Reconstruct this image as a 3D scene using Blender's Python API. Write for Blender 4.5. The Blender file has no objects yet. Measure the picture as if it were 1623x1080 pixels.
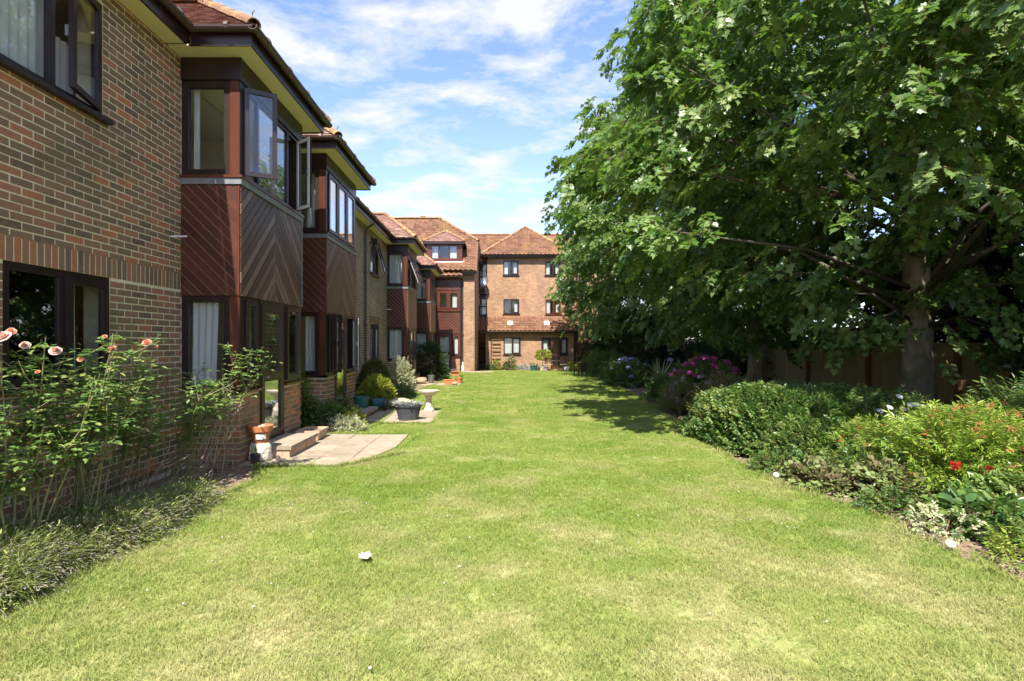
import bpy, math, random
import numpy as np
from mathutils import Vector, Matrix, Euler, noise
R = math.radians
random.seed(7)
rng = np.random.default_rng(7)
sc = bpy.context.scene
C = sc.collection

# ---------------------------------------------------------------- camera, world, sun, exposure
cam_d = bpy.data.cameras.new('camera')
cam = bpy.data.objects.new('camera', cam_d); C.objects.link(cam)
cam.location = (0, 0, 1.57); cam.rotation_euler = (R(90), 0, 0)
cam_d.sensor_width = 36; cam_d.lens = 36 * 830 / 1623
cam_d.shift_x = 0.0145; cam_d.shift_y = 0.0037
cam_d.clip_start = .05; cam_d.clip_end = 3000
sc.camera = cam
sc.view_settings.view_transform = 'Standard'; sc.view_settings.look = 'None'
sc.view_settings.gamma = 1; sc.view_settings.use_curve_mapping = False
sc.view_settings.exposure = 1.88
LDIR = Vector((.10, .70, -1)).normalized()          # the way the sunlight travels
el = math.asin(-LDIR.z); to_sun = -LDIR
sun_d = bpy.data.lights.new('sun', 'SUN'); sun_d.energy = 3.15; sun_d.angle = R(.5); sun_d.color = (1, .95, .86)
sun = bpy.data.objects.new('sun', sun_d); C.objects.link(sun)
sun.rotation_euler = LDIR.to_track_quat('-Z', 'Y').to_euler(); sun.location = (-5, -20, 40)
world = bpy.data.worlds.new('World'); sc.world = world; world.use_nodes = True
nt = world.node_tree; nt.nodes.clear()
def N(nt, t, **kw):
    n = nt.nodes.new(t)
    for k, v in kw.items():
        if k in n.inputs.keys(): n.inputs[k].default_value = v
        else: setattr(n, k, v)
    return n
L = lambda nt, a, b: nt.links.new(a, b)
sky = N(nt, 'ShaderNodeTexSky', sky_type='NISHITA', sun_disc=False)
sky.sun_elevation = el; sky.sun_rotation = math.atan2(to_sun.x, to_sun.y)
sky.dust_density = .25; sky.ozone_density = 2.5; sky.air_density = 1.0
tc = N(nt, 'ShaderNodeTexCoord')
sep = N(nt, 'ShaderNodeSeparateXYZ'); L(nt, tc.outputs['Generated'], sep.inputs[0])
mx = N(nt, 'ShaderNodeMath', operation='MAXIMUM'); L(nt, sep.outputs['Z'], mx.inputs[0]); mx.inputs[1].default_value = .0
ad = N(nt, 'ShaderNodeMath', operation='ADD'); L(nt, mx.outputs[0], ad.inputs[0]); ad.inputs[1].default_value = .16
dx = N(nt, 'ShaderNodeMath', operation='DIVIDE'); L(nt, sep.outputs['X'], dx.inputs[0]); L(nt, ad.outputs[0], dx.inputs[1])
dy = N(nt, 'ShaderNodeMath', operation='DIVIDE'); L(nt, sep.outputs['Y'], dy.inputs[0]); L(nt, ad.outputs[0], dy.inputs[1])
cb = N(nt, 'ShaderNodeCombineXYZ'); L(nt, dx.outputs[0], cb.inputs[0]); L(nt, dy.outputs[0], cb.inputs[1])
mp = N(nt, 'ShaderNodeMapping'); mp.inputs['Scale'].default_value = (1.0, 1.45, 1); mp.inputs['Location'].default_value = (3.3, 1.3, 0)
mp.inputs['Rotation'].default_value = (0, 0, R(-14)); L(nt, cb.outputs[0], mp.inputs[0])
n1 = N(nt, 'ShaderNodeTexNoise', Scale=2.5, Detail=9.0, Roughness=.62, Distortion=.3); L(nt, mp.outputs[0], n1.inputs['Vector'])
n2 = N(nt, 'ShaderNodeTexNoise', Scale=7.0, Detail=6.0, Roughness=.62); L(nt, mp.outputs[0], n2.inputs['Vector'])
ml = N(nt, 'ShaderNodeMath', operation='MULTIPLY_ADD'); L(nt, n2.outputs[0], ml.inputs[0]); ml.inputs[1].default_value = .28; L(nt, n1.outputs[0], ml.inputs[2])
cr = N(nt, 'ShaderNodeValToRGB'); L(nt, ml.outputs[0], cr.inputs[0])
cr.color_ramp.elements[0].position = .60; cr.color_ramp.elements[1].position = .77
hz = N(nt, 'ShaderNodeMapRange'); L(nt, sep.outputs['Z'], hz.inputs['Value'])
hz.inputs['From Min'].default_value = .0; hz.inputs['From Max'].default_value = .42; hz.inputs['To Min'].default_value = .30; hz.inputs['To Max'].default_value = 0
mxx = N(nt, 'ShaderNodeMath', operation='ADD', use_clamp=True); L(nt, cr.outputs[0], mxx.inputs[0]); L(nt, hz.outputs[0], mxx.inputs[1])
mul = N(nt, 'ShaderNodeMath', operation='MULTIPLY'); L(nt, mxx.outputs[0], mul.inputs[0]); mul.inputs[1].default_value = .92
tint = N(nt, 'ShaderNodeMixRGB', blend_type='MULTIPLY'); tint.inputs[0].default_value = 1; L(nt, sky.outputs[0], tint.inputs[1]); tint.inputs[2].default_value = (.63, .60, .70, 1)
mix = N(nt, 'ShaderNodeMixRGB'); L(nt, mul.outputs[0], mix.inputs[0]); L(nt, tint.outputs[0], mix.inputs[1]); mix.inputs[2].default_value = (1.86, 1.88, 1.95, 1)
bg = N(nt, 'ShaderNodeBackground'); L(nt, mix.outputs[0], bg.inputs[0]); bg.inputs[1].default_value = .15
wo = N(nt, 'ShaderNodeOutputWorld'); L(nt, bg.outputs[0], wo.inputs[0])
sc.cycles.max_bounces = 7; sc.cycles.transparent_max_bounces = 12; sc.cycles.use_denoising = True

# ---------------------------------------------------------------- materials
def mat(name, stops, rough=.7, scale=3, detail=6, bump=0, bscale=40, attr=False, spec=.3, trans=None, stretch=None,
        rnd=0.0, metal=0, patch=None, tintw=.75, coat=0):
    """stops: colours along a ramp driven by noise (or by the 'tint' attribute plus noise)."""
    m = bpy.data.materials.new(name); m.use_nodes = True; t = m.node_tree; t.nodes.clear()
    out = N(t, 'ShaderNodeOutputMaterial'); b = N(t, 'ShaderNodeBsdfPrincipled')
    geo = N(t, 'ShaderNodeNewGeometry'); vec = geo.outputs['Position']
    if stretch:
        mpp = N(t, 'ShaderNodeMapping'); mpp.inputs['Scale'].default_value = stretch; L(t, vec, mpp.inputs[0]); vec = mpp.outputs[0]
    nz = N(t, 'ShaderNodeTexNoise', Scale=scale, Detail=float(detail), Roughness=.6); L(t, vec, nz.inputs['Vector'])
    f = N(t, 'ShaderNodeMapRange'); L(t, nz.outputs[0], f.inputs['Value']); f.inputs['From Min'].default_value = .28; f.inputs['From Max'].default_value = .72
    fac = f.outputs[0]
    if attr:
        a = N(t, 'ShaderNodeAttribute', attribute_name='tint')
        m1 = N(t, 'ShaderNodeMath', operation='MULTIPLY'); L(t, a.outputs['Fac'], m1.inputs[0]); m1.inputs[1].default_value = tintw
        m2 = N(t, 'ShaderNodeMath', operation='MULTIPLY_ADD', use_clamp=True); L(t, fac, m2.inputs[0]); m2.inputs[1].default_value = 1 - tintw; L(t, m1.outputs[0], m2.inputs[2]); fac = m2.outputs[0]
    if rnd:
        oi = N(t, 'ShaderNodeObjectInfo')
        s = N(t, 'ShaderNodeMath', operation='SUBTRACT'); L(t, oi.outputs['Random'], s.inputs[0]); s.inputs[1].default_value = .5
        m3 = N(t, 'ShaderNodeMath', operation='MULTIPLY_ADD', use_clamp=True); L(t, s.outputs[0], m3.inputs[0]); m3.inputs[1].default_value = rnd; L(t, fac, m3.inputs[2]); fac = m3.outputs[0]
    r = N(t, 'ShaderNodeValToRGB'); L(t, fac, r.inputs[0]); e = r.color_ramp.elements
    while len(e) < len(stops): e.new(.5)
    for i, c in enumerate(stops):
        e[i].position = i / max(1, len(stops) - 1); e[i].color = (*c, 1)
    col = r.outputs[0]
    if patch:                                        # (colour, noise scale, lo, hi): broad patches of another colour
        pn = N(t, 'ShaderNodeTexNoise', Scale=patch[1], Detail=5.0, Roughness=.55); L(t, geo.outputs['Position'], pn.inputs['Vector'])
        pr = N(t, 'ShaderNodeMapRange'); L(t, pn.outputs[0], pr.inputs['Value']); pr.inputs['From Min'].default_value = patch[2]; pr.inputs['From Max'].default_value = patch[3]
        pf = pr.outputs[0]
        if len(patch) > 4:                           # the dry ground lies mostly at the near end of the garden
            sy = N(t, 'ShaderNodeSeparateXYZ'); L(t, geo.outputs['Position'], sy.inputs[0]); ry = N(t, 'ShaderNodeMapRange'); L(t, sy.outputs['Y'], ry.inputs['Value'])
            ry.inputs['From Min'].default_value = 2.0; ry.inputs['From Max'].default_value = 6.5; ry.inputs['To Min'].default_value = patch[4]; ry.inputs['To Max'].default_value = -.12
            pa = N(t, 'ShaderNodeMath', operation='ADD', use_clamp=True); L(t, pf, pa.inputs[0]); L(t, ry.outputs[0], pa.inputs[1]); pf = pa.outputs[0]
        mm = N(t, 'ShaderNodeMixRGB'); L(t, pf, mm.inputs[0]); L(t, col, mm.inputs[1]); mm.inputs[2].default_value = (*patch[0], 1); col = mm.outputs[0]
    L(t, col, b.inputs['Base Color']); b.inputs['Roughness'].default_value = rough
    b.inputs['Specular IOR Level'].default_value = spec; b.inputs['Metallic'].default_value = metal
    if coat: b.inputs['Coat Weight'].default_value = coat; b.inputs['Coat Roughness'].default_value = .15
    if bump:
        bn = N(t, 'ShaderNodeTexNoise', Scale=bscale, Detail=5.0, Roughness=.65); L(t, vec, bn.inputs['Vector'])
        bp = N(t, 'ShaderNodeBump', Strength=bump, Distance=.01); L(t, bn.outputs[0], bp.inputs['Height']); L(t, bp.outputs[0], b.inputs['Normal'])
    sh = b.outputs[0]
    if trans:
        tr = N(t, 'ShaderNodeBsdfTranslucent'); tr.inputs[0].default_value = (*trans, 1)
        ms = N(t, 'ShaderNodeMixShader'); ms.inputs[0].default_value = .36; L(t, b.outputs[0], ms.inputs[1]); L(t, tr.outputs[0], ms.inputs[2]); sh = ms.outputs[0]
    L(t, sh, out.inputs[0]); return m

def glass_mat(name, tint=(.96, .98, .97), base=.0):
    m = bpy.data.materials.new(name); m.use_nodes = True; t = m.node_tree; t.nodes.clear()
    out = N(t, 'ShaderNodeOutputMaterial'); tr = N(t, 'ShaderNodeBsdfTransparent'); tr.inputs[0].default_value = (*tint, 1)
    gl = N(t, 'ShaderNodeBsdfGlossy'); gl.inputs['Roughness'].default_value = .0; gl.inputs[0].default_value = (.95, .97, 1, 1)
    nz = N(t, 'ShaderNodeTexNoise', Scale=1.3, Detail=1.0); bp = N(t, 'ShaderNodeBump', Strength=.03, Distance=.05)
    g = N(t, 'ShaderNodeNewGeometry'); L(t, g.outputs['Position'], nz.inputs['Vector']); L(t, nz.outputs[0], bp.inputs['Height']); L(t, bp.outputs[0], gl.inputs['Normal'])
    fr = N(t, 'ShaderNodeLayerWeight', Blend=.5); pw = N(t, 'ShaderNodeMath', operation='POWER'); L(t, fr.outputs['Facing'], pw.inputs[0]); pw.inputs[1].default_value = 3.6
    ma = N(t, 'ShaderNodeMath', operation='MULTIPLY_ADD', use_clamp=True); L(t, pw.outputs[0], ma.inputs[0]); ma.inputs[1].default_value = .9; ma.inputs[2].default_value = .045 + base
    ms = N(t, 'ShaderNodeMixShader'); L(t, ma.outputs[0], ms.inputs[0]); L(t, tr.outputs[0], ms.inputs[1]); L(t, gl.outputs[0], ms.inputs[2]); L(t, ms.outputs[0], out.inputs[0])
    return m

def brick_wall_mat(name, c1, c2, mortar, band=None):
    m = bpy.data.materials.new(name); m.use_nodes = True; t = m.node_tree; t.nodes.clear()
    out = N(t, 'ShaderNodeOutputMaterial'); b = N(t, 'ShaderNodeBsdfPrincipled', Roughness=.85)
    g = N(t, 'ShaderNodeNewGeometry'); s = N(t, 'ShaderNodeSeparateXYZ'); L(t, g.outputs['Position'], s.inputs[0])
    a = N(t, 'ShaderNodeMath', operation='ADD'); L(t, s.outputs['X'], a.inputs[0]); L(t, s.outputs['Y'], a.inputs[1])
    c = N(t, 'ShaderNodeCombineXYZ'); L(t, a.outputs[0], c.inputs[0]); L(t, s.outputs['Z'], c.inputs[1])
    br = N(t, 'ShaderNodeTexBrick'); L(t, c.outputs[0], br.inputs['Vector'])
    br.inputs['Scale'].default_value = 1; br.inputs['Brick Width'].default_value = .225; br.inputs['Row Height'].default_value = .075
    br.inputs['Mortar Size'].default_value = .006; br.inputs['Mortar Smooth'].default_value = .2; br.inputs['Bias'].default_value = -.1
    br.inputs['Color1'].default_value = (*c1, 1); br.inputs['Color2'].default_value = (*c2, 1); br.inputs['Mortar'].default_value = (*mortar, 1)
    nz = N(t, 'ShaderNodeTexNoise', Scale=1.1, Detail=6.0); L(t, g.outputs['Position'], nz.inputs['Vector'])
    r = N(t, 'ShaderNodeMapRange'); L(t, nz.outputs[0], r.inputs['Value']); r.inputs['From Min'].default_value = .3; r.inputs['From Max'].default_value = .7
    r.inputs['To Min'].default_value = .78; r.inputs['To Max'].default_value = 1.12
    mu = N(t, 'ShaderNodeMixRGB', blend_type='MULTIPLY'); mu.inputs[0].default_value = 1; L(t, br.outputs[0], mu.inputs[1]); L(t, r.outputs[0], mu.inputs[2])
    bp = N(t, 'ShaderNodeBump', Strength=.5, Distance=.006, invert=True); L(t, br.outputs['Fac'], bp.inputs['Height']); L(t, bp.outputs[0], b.inputs['Normal'])
    L(t, mu.outputs[0], b.inputs['Base Color']); L(t, b.outputs[0], out.inputs[0]); return m

M = {}
M['brick'] = mat('brick_clay', [(.090, .066, .046), (.20, .138, .082), (.27, .165, .095), (.38, .165, .09), (.54, .19, .08)], .85, 22, attr=True, tintw=.78, bump=.7, bscale=70, patch=((.13, .115, .07), 1.6, .56, .85))
M['mortar'] = mat('mortar', [(.60, .51, .32), (.80, .70, .48)], .95, 9, bump=.4, bscale=120, patch=((.38, .33, .19), 1.6, .55, .80))
M['brick_left'] = brick_wall_mat('brick_left_far', (.17, .13, .09), (.32, .19, .12), (.62, .53, .36))
M['brick_far'] = brick_wall_mat('brick_far_buff', (.38, .20, .105), (.22, .11, .062), (.44, .35, .24))
M['frame'] = mat('dark_brown_frame', [(.018, .010, .009), (.032, .017, .014)], .35, 4, spec=.5)
M['redwood'] = mat('red_stained_timber', [(.070, .019, .010), (.125, .036, .019)], .3, 3, stretch=(1, 1, .3), spec=.5, bump=.15, bscale=30)
M['redplank'] = mat('red_stained_plank', [(.050, .016, .010), (.115, .036, .021)], .38, 6, attr=True, tintw=.5, spec=.5, bump=.2, bscale=40)
M['greyplank'] = mat('weathered_plank', [(.038, .021, .015), (.085, .052, .038), (.23, .155, .12)], .36, 7, attr=True, tintw=.72, spec=.35, bump=.35, bscale=35, stretch=(1, 1.6, .8))
M['tanplank'] = mat('tan_plank', [(.22, .115, .06), (.32, .17, .095)], .6, 7, attr=True, tintw=.5, bump=.2)
M['groove_light'] = mat('groove_highlight', [(.42, .26, .21), (.52, .35, .29)], .7, 8)  # pale backing colour stands in for light caught on the board edges
M['groove_dark'] = mat('dark_groove', [(.012, .010, .009), (.02, .016, .014)], .9, 8)
M['lead'] = mat('lead_flashing', [(.13, .14, .145), (.22, .23, .235)], .5, 8, bump=.2, spec=.5)
M['soffit'] = mat('cream_soffit', [(.64, .60, .35), (.70, .66, .42)], .7, 2)
M['gutter'] = mat('brown_gutter', [(.05, .032, .027), (.085, .055, .045)], .4, 6, spec=.5)
M['tile'] = mat('clay_tile', [(.12, .062, .048), (.22, .115, .088), (.33, .20, .155)], .85, 12, attr=True, tintw=.6, bump=.4, patch=((.34, .30, .22), 7, .56, .75))
M['tile_far'] = mat('red_concrete_tile', [(.095, .045, .026), (.165, .08, .045), (.22, .115, .068)], .9, 3, attr=True, tintw=.7, patch=((.27, .15, .045), .8, .56, .76))
M['ridge'] = mat('ridge_tile', [(.19, .095, .05), (.27, .16, .09)], .85, 9, attr=True, tintw=.5, bump=.5, patch=((.5, .3, .1), 5, .5, .7))
M['glass'] = glass_mat('window_glass')
M['glass_hi'] = glass_mat('window_glass_reflective', base=.22)
M['glass_dark'] = glass_mat('window_glass_dark', tint=(.22, .24, .22), base=.12)
M['wallin'] = mat('room_plaster', [(.60, .56, .46), (.66, .62, .52)], .9, 1)
M['orange_room'] = mat('orange_plaster', [(.80, .38, .10), (.85, .44, .14)], .9, 1)
M['curtain'] = mat('white_curtain', [(.72, .72, .70), (.82, .82, .80)], .9, 5, trans=(.7, .7, .68))
M['lace'] = mat('lace_curtain', [(.5, .5, .5), (.9, .9, .9)], .9, 28, trans=(.7, .7, .68))
M['white'] = mat('white_upvc', [(.72, .72, .72), (.80, .80, .80)], .35, 3, spec=.5)
M['blind'] = mat('blind_slat', [(.62, .66, .62), (.72, .76, .72)], .5, 3)
M['slab'] = mat('concrete_paving', [(.21, .165, .115), (.31, .25, .18), (.38, .315, .235)], .9, 7, attr=True, tintw=.35, bump=.5, bscale=80, patch=((.34, .30, .21), 2.2, .55, .72))
M['soil'] = mat('dry_soil', [(.10, .065, .04), (.20, .14, .09), (.32, .24, .165)], .95, 14, bump=1, bscale=35)
M['turf'] = mat('turf', [(.09, .155, .025), (.20, .255, .05), (.38, .36, .13)], .95, 26, detail=8, bump=1, bscale=90, patch=((.50, .41, .22), 1.3, .46, .86, .26))
M['terracotta'] = mat('terracotta', [(.42, .14, .055), (.52, .20, .085)], .75, 8, bump=.15)
M['paleterra'] = mat('pale_terracotta', [(.42, .27, .17), (.52, .36, .24)], .85, 8, bump=.15)
M['stone'] = mat('cast_stone', [(.44, .37, .27), (.58, .51, .40)], .85, 8, bump=.3, bscale=50)
M['tan'] = mat('tan_sacking', [(.36, .27, .15), (.5, .4, .25)], .9, 10, bump=.5, bscale=25)
M['blackpot'] = mat('black_plastic', [(.018, .018, .02), (.03, .03, .032)], .5, 5)
M['greytub'] = mat('slate_grey_tub', [(.045, .048, .055), (.075, .078, .085)], .5, 8, bump=.2)
M['teal'] = mat('teal_plastic', [(.02, .09, .085), (.03, .12, .11)], .5, 5)
M['verdigris'] = mat('verdigris', [(.13, .25, .19), (.30, .44, .36)], .7, 14, bump=.3)
M['darkwood'] = mat('dark_teak', [(.03, .018, .013), (.06, .036, .025)], .6, 8)
M['metalgrey'] = mat('grey_metal', [(.22, .23, .24), (.32, .33, .34)], .35, 6, metal=.7)
M['fence'] = mat('fence_boards', [(.34, .28, .13), (.50, .43, .22)], .85, 6, attr=True, tintw=.5, bump=.3, stretch=(1, 1, .25))
M['post'] = mat('fence_post_wood', [(.20, .115, .05), (.27, .16, .08)], .85, 6, bump=.3, stretch=(1, 1, .25))
M['bark'] = mat('maple_bark', [(.13, .105, .07), (.26, .21, .14), (.38, .32, .22)], .9, 6, bump=1, bscale=18, stretch=(1, 1, .45), patch=((.10, .12, .035), 2.5, .52, .72))
M['limb'] = mat('maple_limb_bark', [(.06, .05, .035), (.12, .10, .07)], .9, 6, bump=1, bscale=18)
M['twig'] = mat('reddish_twig', [(.14, .085, .045), (.22, .12, .07)], .7, 8)
M['drytwig'] = mat('dry_twig', [(.26, .19, .13), (.42, .33, .24)], .8, 12)
M['rosestem'] = mat('rose_stem', [(.10, .085, .045), (.19, .20, .075), (.24, .18, .11)], .7, 9)
M['maple'] = mat('maple_leaf', [(.038, .085, .020), (.095, .168, .038), (.25, .33, .11)], .36, 1.2, attr=True, tintw=.3, rnd=.55, trans=(.17, .32, .035), spec=.5)
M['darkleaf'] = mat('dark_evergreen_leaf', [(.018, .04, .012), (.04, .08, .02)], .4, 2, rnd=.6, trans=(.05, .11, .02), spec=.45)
M['roseleaf'] = mat('rose_leaf', [(.07, .15, .03), (.17, .26, .06), (.40, .40, .12)], .38, 3, attr=True, tintw=.7, trans=(.15, .28, .05), spec=.5)
M['greenleaf'] = mat('mid_green_leaf', [(.045, .11, .022), (.11, .20, .04), (.22, .27, .06)], .38, 3, rnd=.8, trans=(.13, .24, .04), spec=.5)
M['yellowleaf'] = mat('yellow_green_leaf', [(.14, .20, .02), (.30, .34, .03), (.45, .45, .06)], .5, 3, rnd=.8, trans=(.32, .38, .04))
M['boxleaf'] = mat('clipped_shrub_leaf', [(.07, .10, .02), (.16, .17, .035)], .5, 5, rnd=.7, trans=(.12, .16, .03))
M['variegated'] = mat('cream_variegated_leaf', [(.32, .36, .16), (.60, .60, .40)], .5, 8, rnd=.9, trans=(.4, .42, .25))
M['silver'] = mat('silver_leaf', [(.30, .34, .30), (.50, .53, .48)], .7, 8, rnd=.8, trans=(.3, .33, .28))
M['lavleaf'] = mat('lavender_stem', [(.18, .26, .05), (.36, .42, .11), (.60, .56, .26)], .7, 3, attr=True, tintw=.75, trans=(.16, .2, .08))
M['lavhead'] = mat('faded_lavender_head', [(.15, .13, .12), (.22, .19, .16), (.28, .26, .16)], .9, 9, rnd=.6)
M['bronze'] = mat('bronze_leaf', [(.17, .10, .07), (.22, .24, .09), (.22, .32, .08)], .5, 5, rnd=.9, trans=(.2, .16, .06))
M['lime_ferny'] = mat('ferny_foliage', [(.10, .13, .02), (.20, .22, .04)], .6, 4, rnd=.7, trans=(.2, .22, .04))
M['cordy'] = mat('cordyline_leaf', [(.24, .29, .14), (.50, .54, .34)], .45, 4, attr=True, tintw=.7, trans=(.15, .2, .08))
M['peach'] = mat('peach_petal', [(.78, .30, .17), (.86, .47, .30)], .6, 20, attr=True, trans=(.8, .4, .25))
M['palepeach'] = mat('pale_pink_petal', [(.82, .50, .40), (.88, .66, .56)], .6, 20, attr=True, trans=(.8, .55, .45))
M['pink'] = mat('pink_floret', [(.60, .05, .28), (.78, .16, .46)], .6, 6, rnd=.8, trans=(.5, .08, .3))
M['palepink'] = mat('pale_mauve_floret', [(.50, .32, .42), (.62, .46, .54)], .6, 6, rnd=.8, trans=(.5, .3, .4))
M['blue'] = mat('blue_floret', [(.30, .30, .55), (.48, .48, .72)], .6, 6, rnd=.8, trans=(.35, .35, .6))
M['red'] = mat('red_flower', [(.62, .02, .015), (.75, .06, .03)], .5, 6, rnd=.6, trans=(.6, .03, .02))
M['copper'] = mat('coppery_new_leaf', [(.45, .13, .05), (.5, .22, .08)], .5, 6, rnd=.6, trans=(.5, .15, .05))
M['petalw'] = mat('white_petal', [(.80, .80, .78), (.86, .86, .84)], .6, 6, trans=(.7, .7, .7))
M['yellowc'] = mat('daisy_centre', [(.62, .45, .04), (.7, .5, .06)], .8, 6)
M['blade'] = mat('grass_blade', [(.055, .135, .014), (.145, .265, .032), (.27, .355, .065), (.41, .41, .125), (.58, .50, .26)], .7, .8, attr=True, tintw=.62, trans=(.23, .32, .05), spec=.15, patch=((.58, .49, .26), 1.3, .46, .86, .26))

# ---------------------------------------------------------------- mesh helpers
class MB:
    def __init__(s): s.v = []; s.f = []; s.t = []; s.mi = []
    def _add(s, vs, fs, tint=.5, mi=0):
        b = len(s.v); s.v += [tuple(v) for v in vs]; s.t += [tint] * len(vs)
        s.f += [tuple(b + i for i in f) for f in fs]; s.mi += [mi] * len(fs)
    def box(s, a0, a1, b0, b1, z0, z1, F=None, tint=.5, mi=0):
        p = [(a, b, z) for z in (z0, z1) for b in (b0, b1) for a in (a0, a1)]
        fs = [(0, 2, 3, 1), (4, 5, 7, 6), (0, 1, 5, 4), (2, 6, 7, 3), (0, 4, 6, 2), (1, 3, 7, 5)]
        if F: p = [F(*q) for q in p]; fs = [f[::-1] for f in fs]
        s._add(p, fs, tint, mi)
    def prism(s, poly, d0, d1, F, tint=.5, mi=0, ch=0):
        """poly: (u,z) outline, extruded from depth d0 to d1 through F; ch draws the front edge in"""
        n = len(poly)
        if ch:
            cu = sum(p[0] for p in poly) / n; cz = sum(p[1] for p in poly) / n
        vs = [F(u, d0, z) for u, z in poly] + [F(u, d1, z) for u, z in poly]
        fs = [tuple(range(n)), tuple(range(2 * n - 1, n - 1, -1))] + [(i, i + n, (i + 1) % n + n, (i + 1) % n) for i in range(n)]
        s._add(vs, fs, tint, mi)
    def tube(s, pts, rad, seg=8, tint=.5, mi=0, caps=True):
        pts = [Vector(p) for p in pts]; n = len(pts); rr = rad if hasattr(rad, '__len__') else [rad] * n
        vs = []; up = Vector((0, 0, 1)); prev = None
        for i, p in enumerate(pts):
            d = (pts[min(i + 1, n - 1)] - pts[max(i - 1, 0)]).normalized()
            a = d.cross(up) if prev is None else prev - d * prev.dot(d)
            if a.length < 1e-4: a = d.cross(Vector((1, 0, 0)))
            a.normalize(); prev = a; b = d.cross(a)
            for k in range(seg):
                th = 2 * math.pi * k / seg; vs.append(p + (a * math.cos(th) + b * math.sin(th)) * rr[i])
        fs = [(i * seg + k, i * seg + (k + 1) % seg, (i + 1) * seg + (k + 1) % seg, (i + 1) * seg + k) for i in range(n - 1) for k in range(seg)]
        if caps: fs += [tuple(range(seg))[::-1], tuple((n - 1) * seg + k for k in range(seg))]
        s._add(vs, fs, tint, mi)
    def lathe(s, prof, c=(0, 0, 0), seg=24, tint=.5, mi=0, sx=1, sy=1):
        n = len(prof); vs = [(c[0] + r * sx * math.cos(2 * math.pi * k / seg), c[1] + r * sy * math.sin(2 * math.pi * k / seg), c[2] + z) for r, z in prof for k in range(seg)]
        fs = [(i * seg + k, i * seg + (k + 1) % seg, (i + 1) * seg + (k + 1) % seg, (i + 1) * seg + k) for i in range(n - 1) for k in range(seg)]
        fs += [tuple(range(seg))[::-1]] if prof[0][0] > 1e-3 else []
        fs += [tuple((n - 1) * seg + k for k in range(seg))] if prof[-1][0] > 1e-3 else []
        s._add(vs, fs, tint, mi)
    def mesh(s, name, mats, smooth=False):
        me = bpy.data.meshes.new(name); me.from_pydata(s.v, [], s.f)
        for m in (mats if isinstance(mats, (list, tuple)) else [mats]): me.materials.append(m)
        if s.mi and max(s.mi): me.polygons.foreach_set('material_index', s.mi)
        a = me.attributes.new('tint', 'FLOAT', 'POINT'); a.data.foreach_set('value', s.t)
        if smooth: me.polygons.foreach_set('use_smooth', [True] * len(s.f))
        me.update(); return me
    def build(s, name, mats, parent=None, smooth=False, **props):
        return link(name, s.mesh(name, mats, smooth), parent, **props)
def link(name, data, parent=None, world_mesh=True, **props):
    o = bpy.data.objects.new(name, data); C.objects.link(o)
    if parent is not None:
        o.parent = parent
        if world_mesh: o.matrix_parent_inverse = Matrix.Translation(-parent_loc(parent))
    for k, v in props.items(): o[k] = v
    return o
def parent_loc(p):
    v = Vector((0, 0, 0))
    if p.parent is None: return Vector(p.location)
    return v
def thing(name, label, cat, loc=(0, 0, 0), group=None, rz=0):
    o = bpy.data.objects.new(name, None); C.objects.link(o); o.location = loc; o.rotation_euler = (0, 0, rz); o.empty_display_size = .2
    o['label'] = label; o['category'] = cat
    if group: o['group'] = group
    return o
def tag(o, label, cat, group=None):
    o['label'] = label; o['category'] = cat
    if group: o['group'] = group
    return o
def copy_thing(root, loc, rz=None, label=None):
    r = root.copy(); C.objects.link(r); r.location = loc
    if rz is not None: r.rotation_euler = (0, 0, rz)
    if label: r['label'] = label
    for ch in list(root.children):
        c = ch.copy(); C.objects.link(c); c.parent = r
        for g in ch.children:
            d = g.copy(); C.objects.link(d); d.parent = c
    return r
def FX(X0): return lambda u, d, z: (X0 + d, u, z)         # a wall facing +X, u runs along Y
def FY(Y0): return lambda u, d, z: (u, Y0 - d, z)         # a wall facing -Y, u runs along X
def gz(Y):
    t = min(1, max(0, (Y - 28) / 9)); return -.24 * t * t * (3 - 2 * t)
def clip_poly(poly, inside, inter):
    out = []
    for i in range(len(poly)):
        a, b = poly[i], poly[(i + 1) % len(poly)]
        ia, ib = inside(a), inside(b)
        if ia: out.append(a)
        if ia != ib: out.append(inter(a, b))
    return out
def clip_rect(poly, u0, u1, z0, z1):
    for ax, lim, sg in ((0, u0, 1), (0, u1, -1), (1, z0, 1), (1, z1, -1)):
        def ins(p): return (p[ax] - lim) * sg >= -1e-9
        def itr(a, b):
            t = (lim - a[ax]) / (b[ax] - a[ax]); return (a[0] + (b[0] - a[0]) * t, a[1] + (b[1] - a[1]) * t)
        poly = clip_poly(poly, ins, itr)
        if len(poly) < 3: return []
    return poly

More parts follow.
